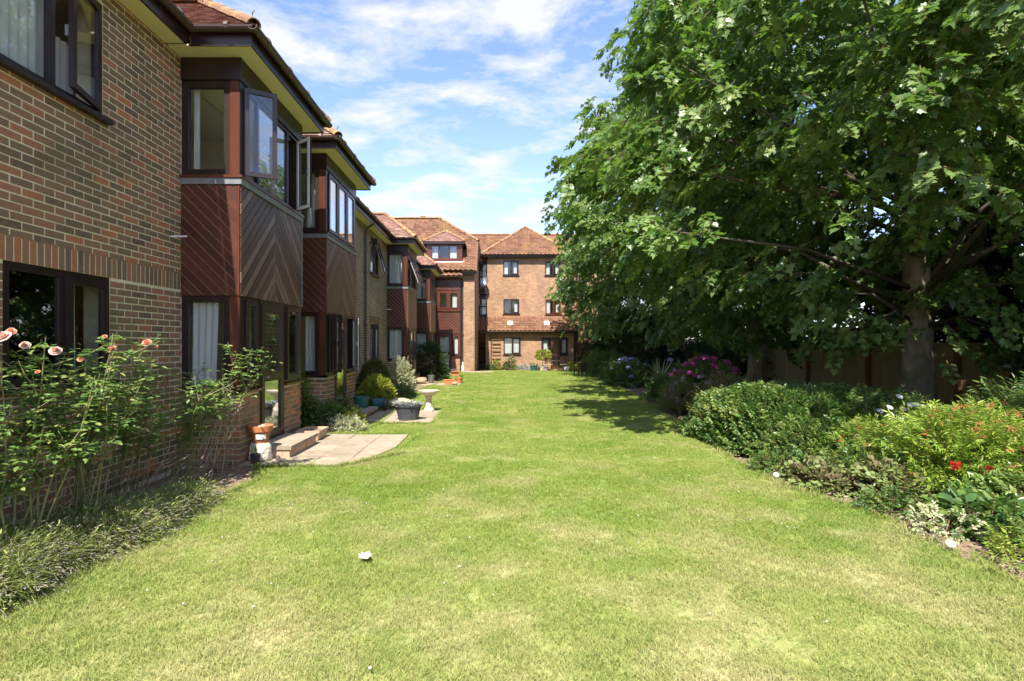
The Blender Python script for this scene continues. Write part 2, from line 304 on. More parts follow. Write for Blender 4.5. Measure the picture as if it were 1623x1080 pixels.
# ---------------------------------------------------------------- scattered foliage (geometry nodes on one part)
PROTO = {}
def proto_set(key, meshes):
    col = bpy.data.collections.new(key)
    for i, me in enumerate(meshes):
        o = bpy.data.objects.new('%s_%02d' % (key, i), me); col.objects.link(o)
    g = bpy.data.node_groups.new('scatter_' + key, 'GeometryNodeTree')
    g.interface.new_socket('Geometry', in_out='INPUT', socket_type='NodeSocketGeometry')
    g.interface.new_socket('Geometry', in_out='OUTPUT', socket_type='NodeSocketGeometry')
    gi = g.nodes.new('NodeGroupInput'); go = g.nodes.new('NodeGroupOutput')
    ip = g.nodes.new('GeometryNodeInstanceOnPoints'); ci = g.nodes.new('GeometryNodeCollectionInfo')
    ci.inputs['Collection'].default_value = col; ci.inputs['Separate Children'].default_value = True; ci.inputs['Reset Children'].default_value = True
    def na(nm, dt):
        n = g.nodes.new('GeometryNodeInputNamedAttribute'); n.data_type = dt; n.inputs['Name'].default_value = nm
        return [s for s in n.outputs if s.enabled and s.name == 'Attribute'][0]
    er = g.nodes.new('FunctionNodeEulerToRotation')
    l = g.links.new
    l(gi.outputs[0], ip.inputs['Points']); l(ci.outputs[0], ip.inputs['Instance']); ip.inputs['Pick Instance'].default_value = True
    l(na('idx', 'INT'), ip.inputs['Instance Index']); l(na('rot', 'FLOAT_VECTOR'), er.inputs[0]); l(er.outputs[0], ip.inputs['Rotation'])
    l(na('scl', 'FLOAT'), ip.inputs['Scale']); l(ip.outputs[0], go.inputs[0])
    PROTO[key] = (g, len(meshes), col)
def scatter(name, key, P, Rt, S, parent=None, **props):
    """P (n,3) positions, Rt (n,3) eulers, S (n,) scales; ONE object"""
    P = np.asarray(P, dtype=np.float32); n = len(P); g, k, _ = PROTO[key]
    me = bpy.data.meshes.new(name); me.vertices.add(n); me.vertices.foreach_set('co', P.ravel())
    a = me.attributes.new('rot', 'FLOAT_VECTOR', 'POINT'); a.data.foreach_set('vector', np.asarray(Rt, dtype=np.float32).ravel())
    a = me.attributes.new('scl', 'FLOAT', 'POINT'); a.data.foreach_set('value', np.asarray(S, dtype=np.float32).ravel())
    a = me.attributes.new('idx', 'INT', 'POINT'); a.data.foreach_set('value', rng.integers(0, k, n).astype(np.int32))
    me.update()
    o = link(name, me, parent, **props)
    m = o.modifiers.new('scatter', 'NODES'); m.node_group = g
    return o

def leaf_poly(kind):
    if kind == 'maple':
        h = [(0, 0), (.16, -.10), (.42, -.12), (.36, .08), (.62, .24), (.40, .36), (.44, .62), (.22, .58), (0, 1.0)]
        return h + [(-x, y) for x, y in h[-2:0:-1]]
    if kind == 'oval':
        h = [(0, 0), (.24, .22), (.28, .5), (.17, .8), (0, 1)]; return h + [(-x, y) for x, y in h[-2:0:-1]]
    if kind == 'lance': return [(0, 0), (.11, .3), (.09, .65), (0, 1), (-.09, .65), (-.11, .3)]
    if kind == 'round':
        return [(.5 * math.sin(t), .5 - .5 * math.cos(t)) for t in [2 * math.pi * i / 8 for i in range(8)]]
def add_leaf(mb, base, direc, normal, size, kind, tint=.5, mi=0, curl=.12):
    """a creased leaf: two halves folded along the midrib"""
    d = Vector(direc).normalized(); nn = Vector(normal); nn = (nn - d * nn.dot(d))
    if nn.length < 1e-3: nn = d.orthogonal()
    nn.normalize(); sd = d.cross(nn); base = Vector(base)
    poly = leaf_poly(kind); n = len(poly)
    vs = []
    for x, y in poly:
        lift = abs(x) * .28 - curl * y * y
        vs.append(base + (sd * x + d * y + nn * lift) * size)
    if kind == 'maple':
        mid = base + (d * .38 - nn * curl * .15) * size; vs.append(mid); c = len(vs) - 1
        fs = [(i, (i + 1) % n, c) for i in range(n)]
    else:
        tip = max(range(n), key=lambda i: poly[i][1])
        fs = [tuple(range(0, tip + 1)), tuple([0] + list(range(tip, n)))] if kind != 'round' else [tuple(range(n))]
    mb._add(vs, fs, tint, mi)
rv = lambda a=1: Vector((random.uniform(-a, a), random.uniform(-a, a), random.uniform(-a, a)))
def sprig(kind, n, length, size, mats, up=.8, spread=1.0, seed=0, twig=.004, droop=.25, pet=.3):
    random.seed(1000 + seed); mb = MB()
    pts = [Vector((length * t, random.uniform(-.05, .05) * length, -droop * length * t * t)) for t in (0, .35, .7, 1)]
    mb.tube(pts, [twig, twig * .8, twig * .6, twig * .35], 3, mi=1, caps=False)
    for i in range(n):
        t = .12 + .88 * (i + .5) / n; p = pts[0].lerp(pts[3], t); p.z = -droop * length * t * t
        sgn = 1 if i % 2 else -1
        d = Vector((.55, sgn * spread * random.uniform(.5, 1.1), random.uniform(-.55, .15))) if i < n - 1 else Vector((1, 0, -.3))
        d.normalize(); q = p + d * size * pet
        if pet > .2: mb.tube([p, q], [twig * .35, twig * .25], 3, mi=1, caps=False)
        nm = Vector((random.uniform(-.5, .5), random.uniform(-.5, .5), up)) + rv(.25)
        add_leaf(mb, q, d + rv(.25), nm, size * random.uniform(.7, 1.15), kind, random.random())
    return mb.mesh('sprig', mats, smooth=False)
proto_set('maple_sprig', [sprig('maple', 10, .38, .115, [M['maple'], M['twig']], seed=i) for i in range(7)])
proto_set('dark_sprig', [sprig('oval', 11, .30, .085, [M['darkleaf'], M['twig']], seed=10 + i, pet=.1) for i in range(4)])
proto_set('green_sprig', [sprig('oval', 11, .12, .038, [M['greenleaf'], M['twig']], seed=20 + i, twig=.002, pet=.1, droop=-.1) for i in range(5)])
proto_set('lance_sprig', [sprig('lance', 14, .17, .06, [M['greenleaf'], M['twig']], seed=24 + i, twig=.002, pet=.05, droop=-.2) for i in range(5)])
proto_set('glossy_sprig', [sprig('oval', 13, .10, .046, [M['greenleaf'], M['twig']], seed=200 + i, twig=.002, pet=.08, droop=-.5) for i in range(6)])
M['limeleaf'] = mat('lime_green_leaf', [(.10, .20, .02), (.24, .36, .04), (.42, .48, .09)], .4, 3, rnd=.8, trans=(.28, .40, .05), spec=.45)
proto_set('lime_sprig', [sprig('lance', 16, .16, .058, [M['limeleaf'], M['twig']], seed=210 + i, twig=.002, pet=.05, droop=-.3) for i in range(5)])
proto_set('copper_sprig', [sprig('lance', 8, .08, .045, [M['copper'], M['twig']], seed=28 + i, twig=.002, pet=.05, droop=-.2) for i in range(2)])
proto_set('yellow_sprig', [sprig('oval', 11, .11, .036, [M['yellowleaf'], M['twig']], seed=30 + i, twig=.002, pet=.1) for i in range(4)])
proto_set('box_sprig', [sprig('oval', 14, .09, .022, [M['boxleaf'], M['twig']], seed=40 + i, twig=.002, pet=.1) for i in range(4)])
proto_set('varieg_sprig', [sprig('oval', 10, .13, .042, [M['variegated'], M['twig']], seed=50 + i, twig=.002, pet=.1, droop=-.3) for i in range(4)])
proto_set('silver_sprig', [sprig('oval', 10, .08, .03, [M['silver'], M['twig']], seed=60 + i, twig=.002, pet=.1) for i in range(3)])
proto_set('ferny_sprig', [sprig('lance', 20, .16, .035, [M['lime_ferny'], M['drytwig']], seed=70 + i, twig=.002, pet=.05, droop=-.3) for i in range(4)])
proto_set('bronze_sprig', [sprig('round', 8, .10, .05, [M['bronze'], M['twig']], seed=80 + i, twig=.002) for i in range(4)])
proto_set('big_leaf', [sprig('oval', 5, .10, .14, [M['greenleaf'], M['twig']], seed=90 + i, twig=.003, pet=.5) for i in range(4)])
def floret_head(matl, n, r, s, seed):
    random.seed(seed); mb = MB()
    for i in range(n):
        d = rv().normalized(); d.z = abs(d.z) * .9; p = d * r
        for k in range(4):
            a = k * math.pi / 2 + i; t = Vector((math.cos(a), math.sin(a), 0)); t = (t - d * t.dot(d)).normalized()
            add_leaf(mb, p, t + d * .2, d, s, 'round', random.random())
    return mb.mesh('florets', [matl])
proto_set('pink_head', [floret_head(M['pink'], 26, .055, .022, 5 + i) for i in range(3)])
proto_set('palepink_head', [floret_head(M['palepink'], 22, .045, .02, 15 + i) for i in range(2)])
proto_set('blue_head', [floret_head(M['blue'], 24, .055, .024, 25 + i) for i in range(2)])
proto_set('red_head', [floret_head(M['red'], 9, .014, .018, 35 + i) for i in range(2)])
proto_set('white_head', [floret_head(M['petalw'], 6, .01, .012, 45 + i) for i in range(2)])
# ================================================================ SETTING: ground, lawn, beds, patios
def sheet(name, xs, ys, zf, m, **props):
    mb = MB(); nx, ny = len(xs), len(ys)
    vs = [(x, y, zf(x, y)) for y in ys for x in xs]
    fs = [(j * nx + i, j * nx + i + 1, (j + 1) * nx + i + 1, (j + 1) * nx + i) for j in range(ny - 1) for i in range(nx - 1)]
    mb._add(vs, fs); return mb.build(name, m, None, smooth=True, kind='structure', **props)
big = [-1500, -400, -100, -40, -20, 0, 20, 40, 100, 400, 1500]
sheet('ground', big, [-400, -100, -20, 0] + list(range(4, 48, 2)) + [60, 120, 400, 1500], lambda x, y: gz(y) - .06, M['soil'])
LE = [(-4, -3.0), (2, -3.0), (3.3, -2.95), (4.5, -2.83), (5.4, -2.80), (6.1, -2.72), (6.55, -2.95), (6.75, -3.12), (9.0, -3.12), (9.3, -2.55), (10.2, -2.35), (12.6, -2.4), (13.5, -2.6), (16, -2.55), (19, -2.55), (22, -2.2), (25, -2.3), (29.5, -2.0), (36, -.9)]
RE = [(-4, 3.6), (2, 3.5), (3.9, 3.42), (4.7, 3.45), (5.6, 3.22), (6.6, 3.15), (7.7, 3.25), (9.7, 3.5), (12, 3.8), (15.5, 4.15), (22, 4.6), (28, 4.85), (36, 5.0)]
def lerp_tab(T, y):
    if y <= T[0][0]: return T[0][1]
    for (a, xa), (b, xb) in zip(T, T[1:]):
        if y <= b: return xa + (xb - xa) * (y - a) / (b - a)
    return T[-1][1]
def wob(y, k): return .045 * noise.noise(Vector((y * 1.3, k, 0))) + .02 * noise.noise(Vector((y * 6, k, 3)))
lx = lambda y: lerp_tab(LE, y) + wob(y, 1)
rx = lambda y: lerp_tab(RE, y) + wob(y, 7)
mb = MB(); ys = [-4 + .2 * i for i in range(200)]; NX = 24; vs = []
for y in ys:
    a, b = lx(y), rx(y)
    for i in range(NX + 1):
        x = a + (b - a) * i / NX; vs.append((x, y, gz(y) + .012 * noise.noise(Vector((x * .8, y * .8, 0)))))
fs = [(j * (NX + 1) + i, j * (NX + 1) + i + 1, (j + 1) * (NX + 1) + i + 1, (j + 1) * (NX + 1) + i) for j in range(len(ys) - 1) for i in range(NX)]
mb._add(vs, fs); lawn = mb.build('lawn', M['turf'], None, smooth=True, kind='structure')

def bed(name, x0f, x1f, y0, y1):
    mb = MB(); ys = np.linspace(y0, y1, int((y1 - y0) / .15) + 2); K = 14; vs = []
    for y in ys:
        a, b = x0f(y), x1f(y)
        for i in range(K + 1):
            t = i / K; x = a + (b - a) * t
            vs.append((x, y, gz(y) - .05 + .07 * math.sin(math.pi * t) ** .6 + .02 * noise.noise(Vector((x * 5, y * 5, 2)))))
    fs = [(j * (K + 1) + i, j * (K + 1) + i + 1, (j + 1) * (K + 1) + i + 1, (j + 1) * (K + 1) + i) for j in range(len(ys) - 1) for i in range(K)]
    mb._add(vs, fs); return mb.build(name, M['soil'], None, smooth=True, kind='structure')
bed('flower_bed', lambda y: -4.05 if not (6.76 < y < 8.86) else -3.3, lx, -4, 36)
bed('shrub_bed', rx, lambda y: 11.5, -4, 37)

def patio(name, x0, x1, y0, y1, p, clip=None, zt=.025):
    base = MB(); base.box(x0 - .01, x1 + .0, y0, y1, -.05, zt - .018)
    b = base.build(name, M['soil'], None, kind='structure')
    nx = max(1, round((x1 - x0) / p)); ny = max(1, round((y1 - y0) / p))
    for i in range(nx):
        for j in range(ny):
            a = [x0 + (x1 - x0) * (i + k) / nx for k in (0, 1)]; c = [y0 + (y1 - y0) * (j + k) / ny for k in (0, 1)]
            poly = [(a[0] + .004, c[0] + .004), (a[1] - .004, c[0] + .004), (a[1] - .004, c[1] - .004), (a[0] + .004, c[1] - .004)]
            if clip: poly = clip(poly)
            if len(poly) < 3: continue
            h = zt + random.uniform(-.004, .004); mb = MB()
            mb.prism(poly, -.03, h, lambda u, d, z: (u, z, d), tint=random.random()); mb.build('paving_slab', M['slab'], b)
    return b
def corner(poly):                       # the patio's near right corner is overgrown by the lawn
    ins = lambda p: (p[0] + 1.62) - (p[1] - 7.55) * .30 <= 0 and (p[0] + 2.0) - (p[1] - 6.72) * .75 <= 0
    out = poly
    for a, b, c in ((1, -.30, 1.62 + 7.55 * .30), (1, -.85, 2.02 + 6.72 * .85)):
        fn = lambda p: a * p[0] + b * p[1] + c
        def itr(p, q):
            t = fn(p) / (fn(p) - fn(q)); return (p[0] + (q[0] - p[0]) * t, p[1] + (q[1] - p[1]) * t)
        out = clip_poly(out, lambda p: fn(p) <= 0, itr)
        if len(out) < 3: return []
    return out
patio('patio', -3.32, -1.52, 6.72, 9.02, .45, corner)
patio('patio', -3.32, -1.30, 10.35, 12.35, .45)
patio('patio', -2.9, -1.42, 19.9, 20.9, .5)
patio('path', -2.1, -.25, 29.2, 30.6, .6, zt=.01)

# ================================================================ LEFT WING of the flats
XW, XB = -4.08, -3.32
BAYS = [(6.76, 8.86), (10.15, 12.25), (19.4, 21.5), (26.0, 28.1)]
flats = thing('apartment_building', 'long two-storey brick wing with red timber clad bay windows along the left of the lawn', 'apartment building', (XW, 15, 0))
def wall_cells(mb, F, u0, u1, z0, z1, holes, d0=-.28, d1=0):
    us = sorted({u0, u1} | {h[0] for h in holes if u0 < h[0] < u1} | {h[1] for h in holes if u0 < h[1] < u1})
    zs = sorted({z0, z1} | {h[2] for h in holes if z0 < h[2] < z1} | {h[3] for h in holes if z0 < h[3] < z1})
    for a, b in zip(us, us[1:]):
        run = None
        for c, d in zip(zs, zs[1:]):
            hole = any(h[0] <= (a + b) / 2 <= h[1] and h[2] <= (c + d) / 2 <= h[3] for h in holes)
            if hole:
                if run: mb.box(a, b, d0, d1, run[0], run[1], F); run = None
            else: run = (run[0], d) if run else (c, d)
        if run: mb.box(a, b, d0, d1, run[0], run[1], F)
def brick_tint(red=.0):
    r = random.random()
    if r < .22 + red * .35: return random.uniform(.62, .9)
    if r < .26 + red * .4: return random.uniform(.92, 1)
    return random.uniform(.05, .6)
def bricks(F, u0, u1, z0, z1, holes=(), red=0., soldier=(), proud=.0025, quoin0=0):
    """list of (box args, tint)"""
    out = []; rows = int(round((z1 - z0) / .075))
    for r in range(rows):
        za = z0 + r * .075; zb = za + .061; zm = (za + zb) / 2
        if any(s[0] <= zm <= s[1] for s in soldier): continue
        u = u0 - (.1125 if r % 2 else 0)
        while u < u1:
            a, b = max(u, u0) + (0 if u < u0 else 0), min(u + .210, u1)
            segs = [(a, b)]
            for h in holes:
                if h[2] - .03 <= zm <= h[3] + .03:
                    ns = []
                    for s in segs:
                        if h[1] <= s[0] or h[0] >= s[1]: ns.append(s)
                        else:
                            if h[0] - s[0] > .02: ns.append((s[0], h[0] - .002))
                            if s[1] - h[1] > .02: ns.append((h[1] + .002, s[1]))
                    segs = ns
            for s in segs:
                if s[1] - s[0] > .02:
                    p = proud + random.uniform(-.0015, .0015)
                    out.append(((s[0], s[1], -.02, p, za + random.uniform(-.001, .001), zb + random.uniform(-.001, .001), F), brick_tint(red)))
            u += .225
    for s0, s1 in soldier:
        u = u0
        while u + .061 < u1:
            out.append(((u, u + .061, -.02, proud + random.uniform(-.001, .002), s0 + .002, s1 - .008, F), brick_tint(red + .1))); u += .075
    return out
def emit_bricks(lst, parent, near=0):
    """the `near` bricks closest to the viewpoint become parts, the rest one joined part"""
    lst = sorted(lst, key=lambda q: (Vector(q[0][6]((q[0][0] + q[0][1]) / 2, 0, q[0][4])) - Vector((0, 0, 1.6))).length)
    vis = [q for q in lst if True]
    cache = {}
    for q in vis[:near]:
        (a, b, d0, d1, z0, z1, F), t = q
        key = (round(b - a, 2), round(z1 - z0, 2), int(t * 10), id(F))
        if key not in cache:
            mb = MB(); mb.box(-(b - a) / 2, (b - a) / 2, d0, d1, -(z1 - z0) / 2, (z1 - z0) / 2, lambda u, d, z, F=F, o=Vector(F(0, 0, 0)): tuple(Vector(F(u, d, z)) - o), tint=t)
            cache[key] = mb.mesh('brick', M['brick'])
        o = bpy.data.objects.new('brick', cache[key]); C.objects.link(o); o.parent = parent; o.location = F((a + b) / 2, 0, (z0 + z1) / 2)
        if parent.type == 'EMPTY': o.matrix_parent_inverse = Matrix.Translation(-Vector(parent.location))
    mb = MB()
    for (a, b, d0, d1, z0, z1, F), t in vis[near:]: mb.box(a, b, d0, d1, z0, z1, F, t)
    if mb.v: mb.build('brickwork', M['brick'], parent, kind='stuff')

FW = FX(XW)
winA_up = (3.55, 5.42, 3.90, 5.08); winA_lo = (4.32, 5.52, 1.20, 2.27)
winB_up = (16.85, 18.0, 3.88, 5.1); winB_lo = (16.85, 18.0, 1.0, 2.25)
winD_up = (23.2, 24.3, 3.88, 5.1); winD_lo = (23.2, 24.3, 1.0, 2.25)
holesW = [(b[0], b[1], -.3, 5.3) for b in BAYS] + [winA_up, winA_lo, winB_up, winB_lo, winD_up, winD_lo]
mb = MB(); wall_cells(mb, FW, -3, 9.9, -.1, 5.32, holesW); wall_near = mb.build('wall', M['mortar'], flats)
mb = MB(); wall_cells(mb, FW, 9.9, 30.7, -.1, 5.32, holesW); wall_far = mb.build('wall', M['brick_left'], flats)
lst = bricks(FW, 2.7, 6.76, 0, 5.32, [winA_up, winA_lo], 0, [(2.27, 2.495)])
lst = [q for q in lst]
vis = [q for q in lst if (q[0][1] > 4.1 + max(0, 1.57 - q[0][4]) * .0 and q[0][0] > 4.05)]
hid = [q for q in lst if q not in vis]
emit_bricks(vis, wall_near, 270); emit_bricks(hid, wall_near, 0)
emit_bricks(bricks(FW, 8.86, 9.9, 0, 5.32, [], 0), wall_near, 0)
# soldier arches over the far windows
mb = MB()
for u0 in (16.7, 23.05):
    for i in range(19): mb.box(u0 + i * .075, u0 + i * .075 + .065, -.01, .008, 2.27, 2.49, FW, random.random() * .7)
mb.build('soldier_course', M['brick'], wall_far, kind='stuff')
# back and end walls, main roof
mb = MB(); mb.box(-10.3, -10, -3, 36, -.1, 5.3); mb.box(-10, XW - .28, -3.0, -2.75, -.1, 5.3); mb.build('rear_wall', M['brick_left'], flats)
rp = 0.70
mb = MB(); e0, e1 = -3.86, -10.6; rg = (-7.2, 5.46 + (-3.86 + 7.2) * rp)
def slope_box(mb, xa, za, xb, zb, y0, y1, th=.08):
    vs = [(xa, y0, za), (xb, y0, zb), (xb, y1, zb), (xa, y1, za)]; vs += [(x, y, z - th) for x, y, z in vs]
    mb._add(vs, [(0, 1, 2, 3), (7, 6, 5, 4), (0, 4, 5, 1), (1, 5, 6, 2), (2, 6, 7, 3), (3, 7, 4, 0)])
slope_box(mb, e0, 5.46, rg[0], rg[1], -3.3, 33.8); slope_box(mb, rg[0], rg[1], e1, 5.46 + (e1 - rg[0]) * -rp * 0 - .0, -3.3, 33.8)
mb.build('roof', M['tile_far'], flats)
mb = MB(); mb.prism([(-10.1, 5.3), (XW - .02, 5.3), (rg[0], rg[1] - .1)], 0, .2, lambda u, d, z: (u, -2.9 - d, z)); mb.build('gable_wall', M['brick_left'], flats)

def half_round(mb, p0, p1, r, seg=8, th=.008, up=-1, tint=.5):
    """an open half-round channel (gutter, up=-1) or cover (ridge tile, up=1) from p0 to p1"""
    p0, p1 = Vector(p0), Vector(p1); d = (p1 - p0).normalized(); s = d.cross(Vector((0, 0, 1))).normalized(); u = s.cross(d)
    vs = []
    for p in (p0, p1):
        for rr in (r, r - th):
            for k in range(seg + 1):
                a = math.pi * k / seg; vs.append(p + s * math.cos(a) * rr + u * (up * math.sin(a) * rr))
    m = seg + 1; fs = []
    for k in range(seg):
        fs += [(k, k + 1, 2 * m + k + 1, 2 * m + k), (m + k, 3 * m + k, 3 * m + k + 1, m + k + 1), (k, m + k, m + k + 1, k + 1), (2 * m + k, 2 * m + k + 1, 3 * m + k + 1, 3 * m + k)]
    for k in (0, seg): fs += [(k, 2 * m + k, 3 * m + k, m + k)]
    mb._add(vs, fs, tint)

def eaves(y0, y1, xe=-3.80, parent=flats):
    F = FX(XW); w = xe - XW
    mb = MB(); mb.box(y0, y1, .0, w - .03, 5.27, 5.29, F); mb.build('soffit', M['soffit'], parent)
    mb = MB(); mb.box(y0, y1, w - .029, w, 5.255, 5.44, F); mb.build('fascia', M['frame'], parent)
    mb = MB(); half_round(mb, (xe + .062, y0, 5.45), (xe + .062, y1, 5.45), .058)
    k = y0 + .4
    while k < y1:
        mb.tube([(xe + .062, k, 5.45 - .0)] + [(xe + .062, k + .05, 5.45)], .064, 10); k += 1.0
    mb.build('gutter', M['gutter'], parent)
prev = -3.3
for b in BAYS + [(30.4, 0)]:
    eaves(prev, b[0] - (.33 if b[1] else 0)); prev = b[1] + .33
# ---------------------------------------------------------------- windows
def frame_window(parent, F, u0, u1, z0, z1, muls=(), d0=-.07, d1=-.01, fw=.055, fm='frame', gm='glass', lights=None, sill=True, name='window', gm0=None):
    """outer frame with mullions at muls; lights: per light None (fixed) or dict(open=angle, hinge=-1|1) or 'sash'"""
    mb = MB()
    mb.box(u0, u1, d0, d1, z1 - fw, z1, F); mb.box(u0, u1, d0, d1, z0, z0 + fw, F)
    mb.box(u0, u0 + fw, d0, d1, z0 + fw, z1 - fw, F); mb.box(u1 - fw, u1, d0, d1, z0 + fw, z1 - fw, F)
    for m in muls: mb.box(m - fw * .45, m + fw * .45, d0 + .002, d1 - .002, z0 + fw, z1 - fw, F)
    fr = mb.build(name, M[fm], parent)
    edges = [u0 + fw] + [x for m in muls for x in (m - fw * .45, m + fw * .45)] + [u1 - fw]
    for i in range(len(edges) // 2):
        a, b = edges[2 * i], edges[2 * i + 1]; L_ = lights[i] if lights else None
        if not L_:
            g = MB(); g.box(a, b, (d0 + d1) / 2 - .004, (d0 + d1) / 2 + .004, z0 + fw, z1 - fw, F); g.build('pane', M[gm0 or gm], fr)
            continue
        cw = .058; th = .034
        if L_ == 'sash':
            c = MB(); dd = d1
            for q in ((a - .01, b + .01, dd, dd + th, z1 - fw - cw, z1 - fw + .01), (a - .01, b + .01, dd, dd + th, z0 + fw - .01, z0 + fw + cw), (a - .01, a + cw, dd, dd + th, z0 + fw + cw, z1 - fw - cw), (b - cw, b + .01, dd, dd + th, z0 + fw + cw, z1 - fw - cw)): c.box(*q, F)
            c.build('casement', M[fm], fr)
            g = MB(); g.box(a + cw, b - cw, dd + .008, dd + .014, z0 + fw + cw, z1 - fw - cw, F); g.build('pane', M[gm], fr); continue
        ang, hg = R(L_['open']), L_['hinge']; w = (b - a) + .02; hu = a - .01 if hg < 0 else b + .01
        dirn = 1 if hg < 0 else -1
        def G(p, q, z, hu=hu, dirn=dirn, ang=ang):
            return F(hu + dirn * (p * math.cos(ang)) - dirn * q * math.sin(ang), d1 + p * math.sin(ang) + q * math.cos(ang), z)
        za, zb = z0 + fw - .01, z1 - fw + .01
        if L_.get('top'):                           # hung at the top, tilted out
            def G(p, q, z, a=a, ang=ang, zb=zb): return F(a - .01 + p, d1 + (zb - z) * math.sin(ang) + q * math.cos(ang), zb - (zb - z) * math.cos(ang) + q * math.sin(ang))
        c = MB()
        for q in ((0, w, 0, th, zb - cw, zb), (0, w, 0, th, za, za + cw), (0, cw, 0, th, za + cw, zb - cw), (w - cw, w, 0, th, za + cw, zb - cw)):
            c.box(*q, G, mi=0)
            c.box(q[0] + .004, q[1] - .004, -.012, -.0005, q[4] + .004, q[5] - .004, G, mi=1)
        c.build('casement', [M[fm], M['white' if L_.get('white') else fm]], fr)
        g = MB(); g.box(cw, w - cw, .008, .016, za + cw, zb - cw, G); g.build('pane', M[gm], fr)
        h = MB(); h.box(w - cw * .8, w - cw * .2, -.045, -.013, (za + zb) / 2 - .05, (za + zb) / 2 + .05, G); h.build('handle', M['metalgrey'], fr)
    if sill:
        s = MB(); s.box(u0 - .05, u1 + .05, d0, .075, z0 - .045, z0 - .002, F); s.build('sill', M[fm], fr)
    return fr
def room(parent, F, u0, u1, z0, z1, depth=2.6, m='wallin', d=-.285):
    mb = MB(); t = .03
    mb.box(u0 - t, u1 + t, d - depth - t, d - depth, z0 - t, z1 + t, F)
    mb.box(u0 - t, u0, d - depth, d, z0, z1, F); mb.box(u1, u1 + t, d - depth, d, z0, z1, F)
    mb.box(u0 - t, u1 + t, d - depth, d, z0 - t, z0, F); mb.box(u0 - t, u1 + t, d - depth, d, z1, z1 + t, F)
    return mb.build('room_interior', M[m], parent)
def curtain(F, u0, u1, z0, z1, d, label, m='curtain', gather=0.0, tied=0, group=None, waves=None):
    """pleated cloth; gather pulls the lower part towards one side"""
    mb = MB(); K = max(10, int((u1 - u0) / .02)); J = 8; vs = []; w = waves or max(3, (u1 - u0) / .09)
    for layer in (0, -.004):
        for j in range(J + 1):
            t = j / J; z = z1 + (z0 - z1) * t
            nar = 1 - gather * math.sin(math.pi * min(1, t * 1.15)) ** 2 if tied == 0 else 1 - gather * t
            for i in range(K + 1):
                s = i / K; uu = u0 + (u1 - u0) * (s * nar if tied >= 0 else 1 - (1 - s) * nar)
                vs.append(F(uu, d + .018 * math.sin(2 * math.pi * w * s + t * .8) + layer, z))
    m1 = (J + 1) * (K + 1); fs = []
    for j in range(J):
        for i in range(K):
            a = j * (K + 1) + i; fs += [(a, a + 1, a + K + 2, a + K + 1), (m1 + a, m1 + a + K + 1, m1 + a + K + 2, m1 + a + 1)]
    mb._add(vs, fs)
    o = mb.build('curtain', M[m], None, smooth=True); tag(o, label, 'curtain', group); return o

w = frame_window(flats, FW, *winA_up, muls=(4.82,), lights=[None, dict(open=14, hinge=1)], gm='glass', fw=.07)
room(flats, FW, 3.0, 6.0, 2.75, 5.25)
curtain(FW, 3.7, 4.88, 3.9, 5.05, -.16, 'white net curtain behind the top left upstairs window')
curtain(FW, 5.05, 5.75, 3.9, 4.7, -.40, 'white blind low behind the open upstairs casement at the left')
w = frame_window(flats, FW, *winA_lo, muls=(4.93,), lights=[None, 'sash'], fw=.07, gm0='glass_dark')
room(flats, FW, 3.9, 6.2, .2, 2.5, m='orange_room')
curtain(FW, 5.04, 5.2, 1.22, 2.24, -.12, 'narrow pale curtain inside the brown window above the roses')
for hw, hz in ((winB_up, 1), (winD_up, 1)):
    frame_window(flats, FW, *hw, muls=((hw[0] + hw[1]) / 2,), lights=[None, dict(open=16, hinge=1, top=1, white=1)] if hw is winB_up else ['sash', None], gm='glass')
    room(flats, FW, hw[0] - .3, hw[1] + .3, 3.0, 5.2)
for hw in (winB_lo, winD_lo):
    frame_window(flats, FW, *hw, muls=((hw[0] + hw[1]) / 2,), lights=[None, 'sash'])
    room(flats, FW, hw[0] - .3, hw[1] + .3, .2, 2.5)
curtain(FW, 17.0, 17.5, 1.0, 2.2, -.18, 'pale curtain in the small ground floor window left of the downpipe')

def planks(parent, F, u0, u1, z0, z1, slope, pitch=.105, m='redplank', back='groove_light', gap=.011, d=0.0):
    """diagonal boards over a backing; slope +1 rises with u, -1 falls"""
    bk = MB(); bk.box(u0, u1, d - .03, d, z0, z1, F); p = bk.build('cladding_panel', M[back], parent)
    s2 = math.sqrt(2) if abs(slope) == 1 else math.sqrt(1 + slope * slope)
    step = pitch * s2; c = z0 - abs(slope) * (u1 - u0) - step if slope > 0 else z0 - step
    top = z1 + (0 if slope > 0 else abs(slope) * (u1 - u0)) + step
    if slope < 0: c = z0 - step
    while c < top:
        ca, cb_ = c + gap * s2 / 2, c + step - gap * s2 / 2
        big = [(u0 - .01, ca + slope * (-.01)), (u1 + .01, ca + slope * (u1 - u0 + .01)), (u1 + .01, cb_ + slope * (u1 - u0 + .01)), (u0 - .01, cb_ + slope * (-.01))]
        poly = clip_rect(big, u0, u1, z0, z1)
        if len(poly) >= 3:
            mb = MB(); dd = d + .013 + random.uniform(0, .0025)
            mb.prism(poly, d, dd, F, tint=random.random()); mb.build('plank', M[m], p)
        c += step
    return p

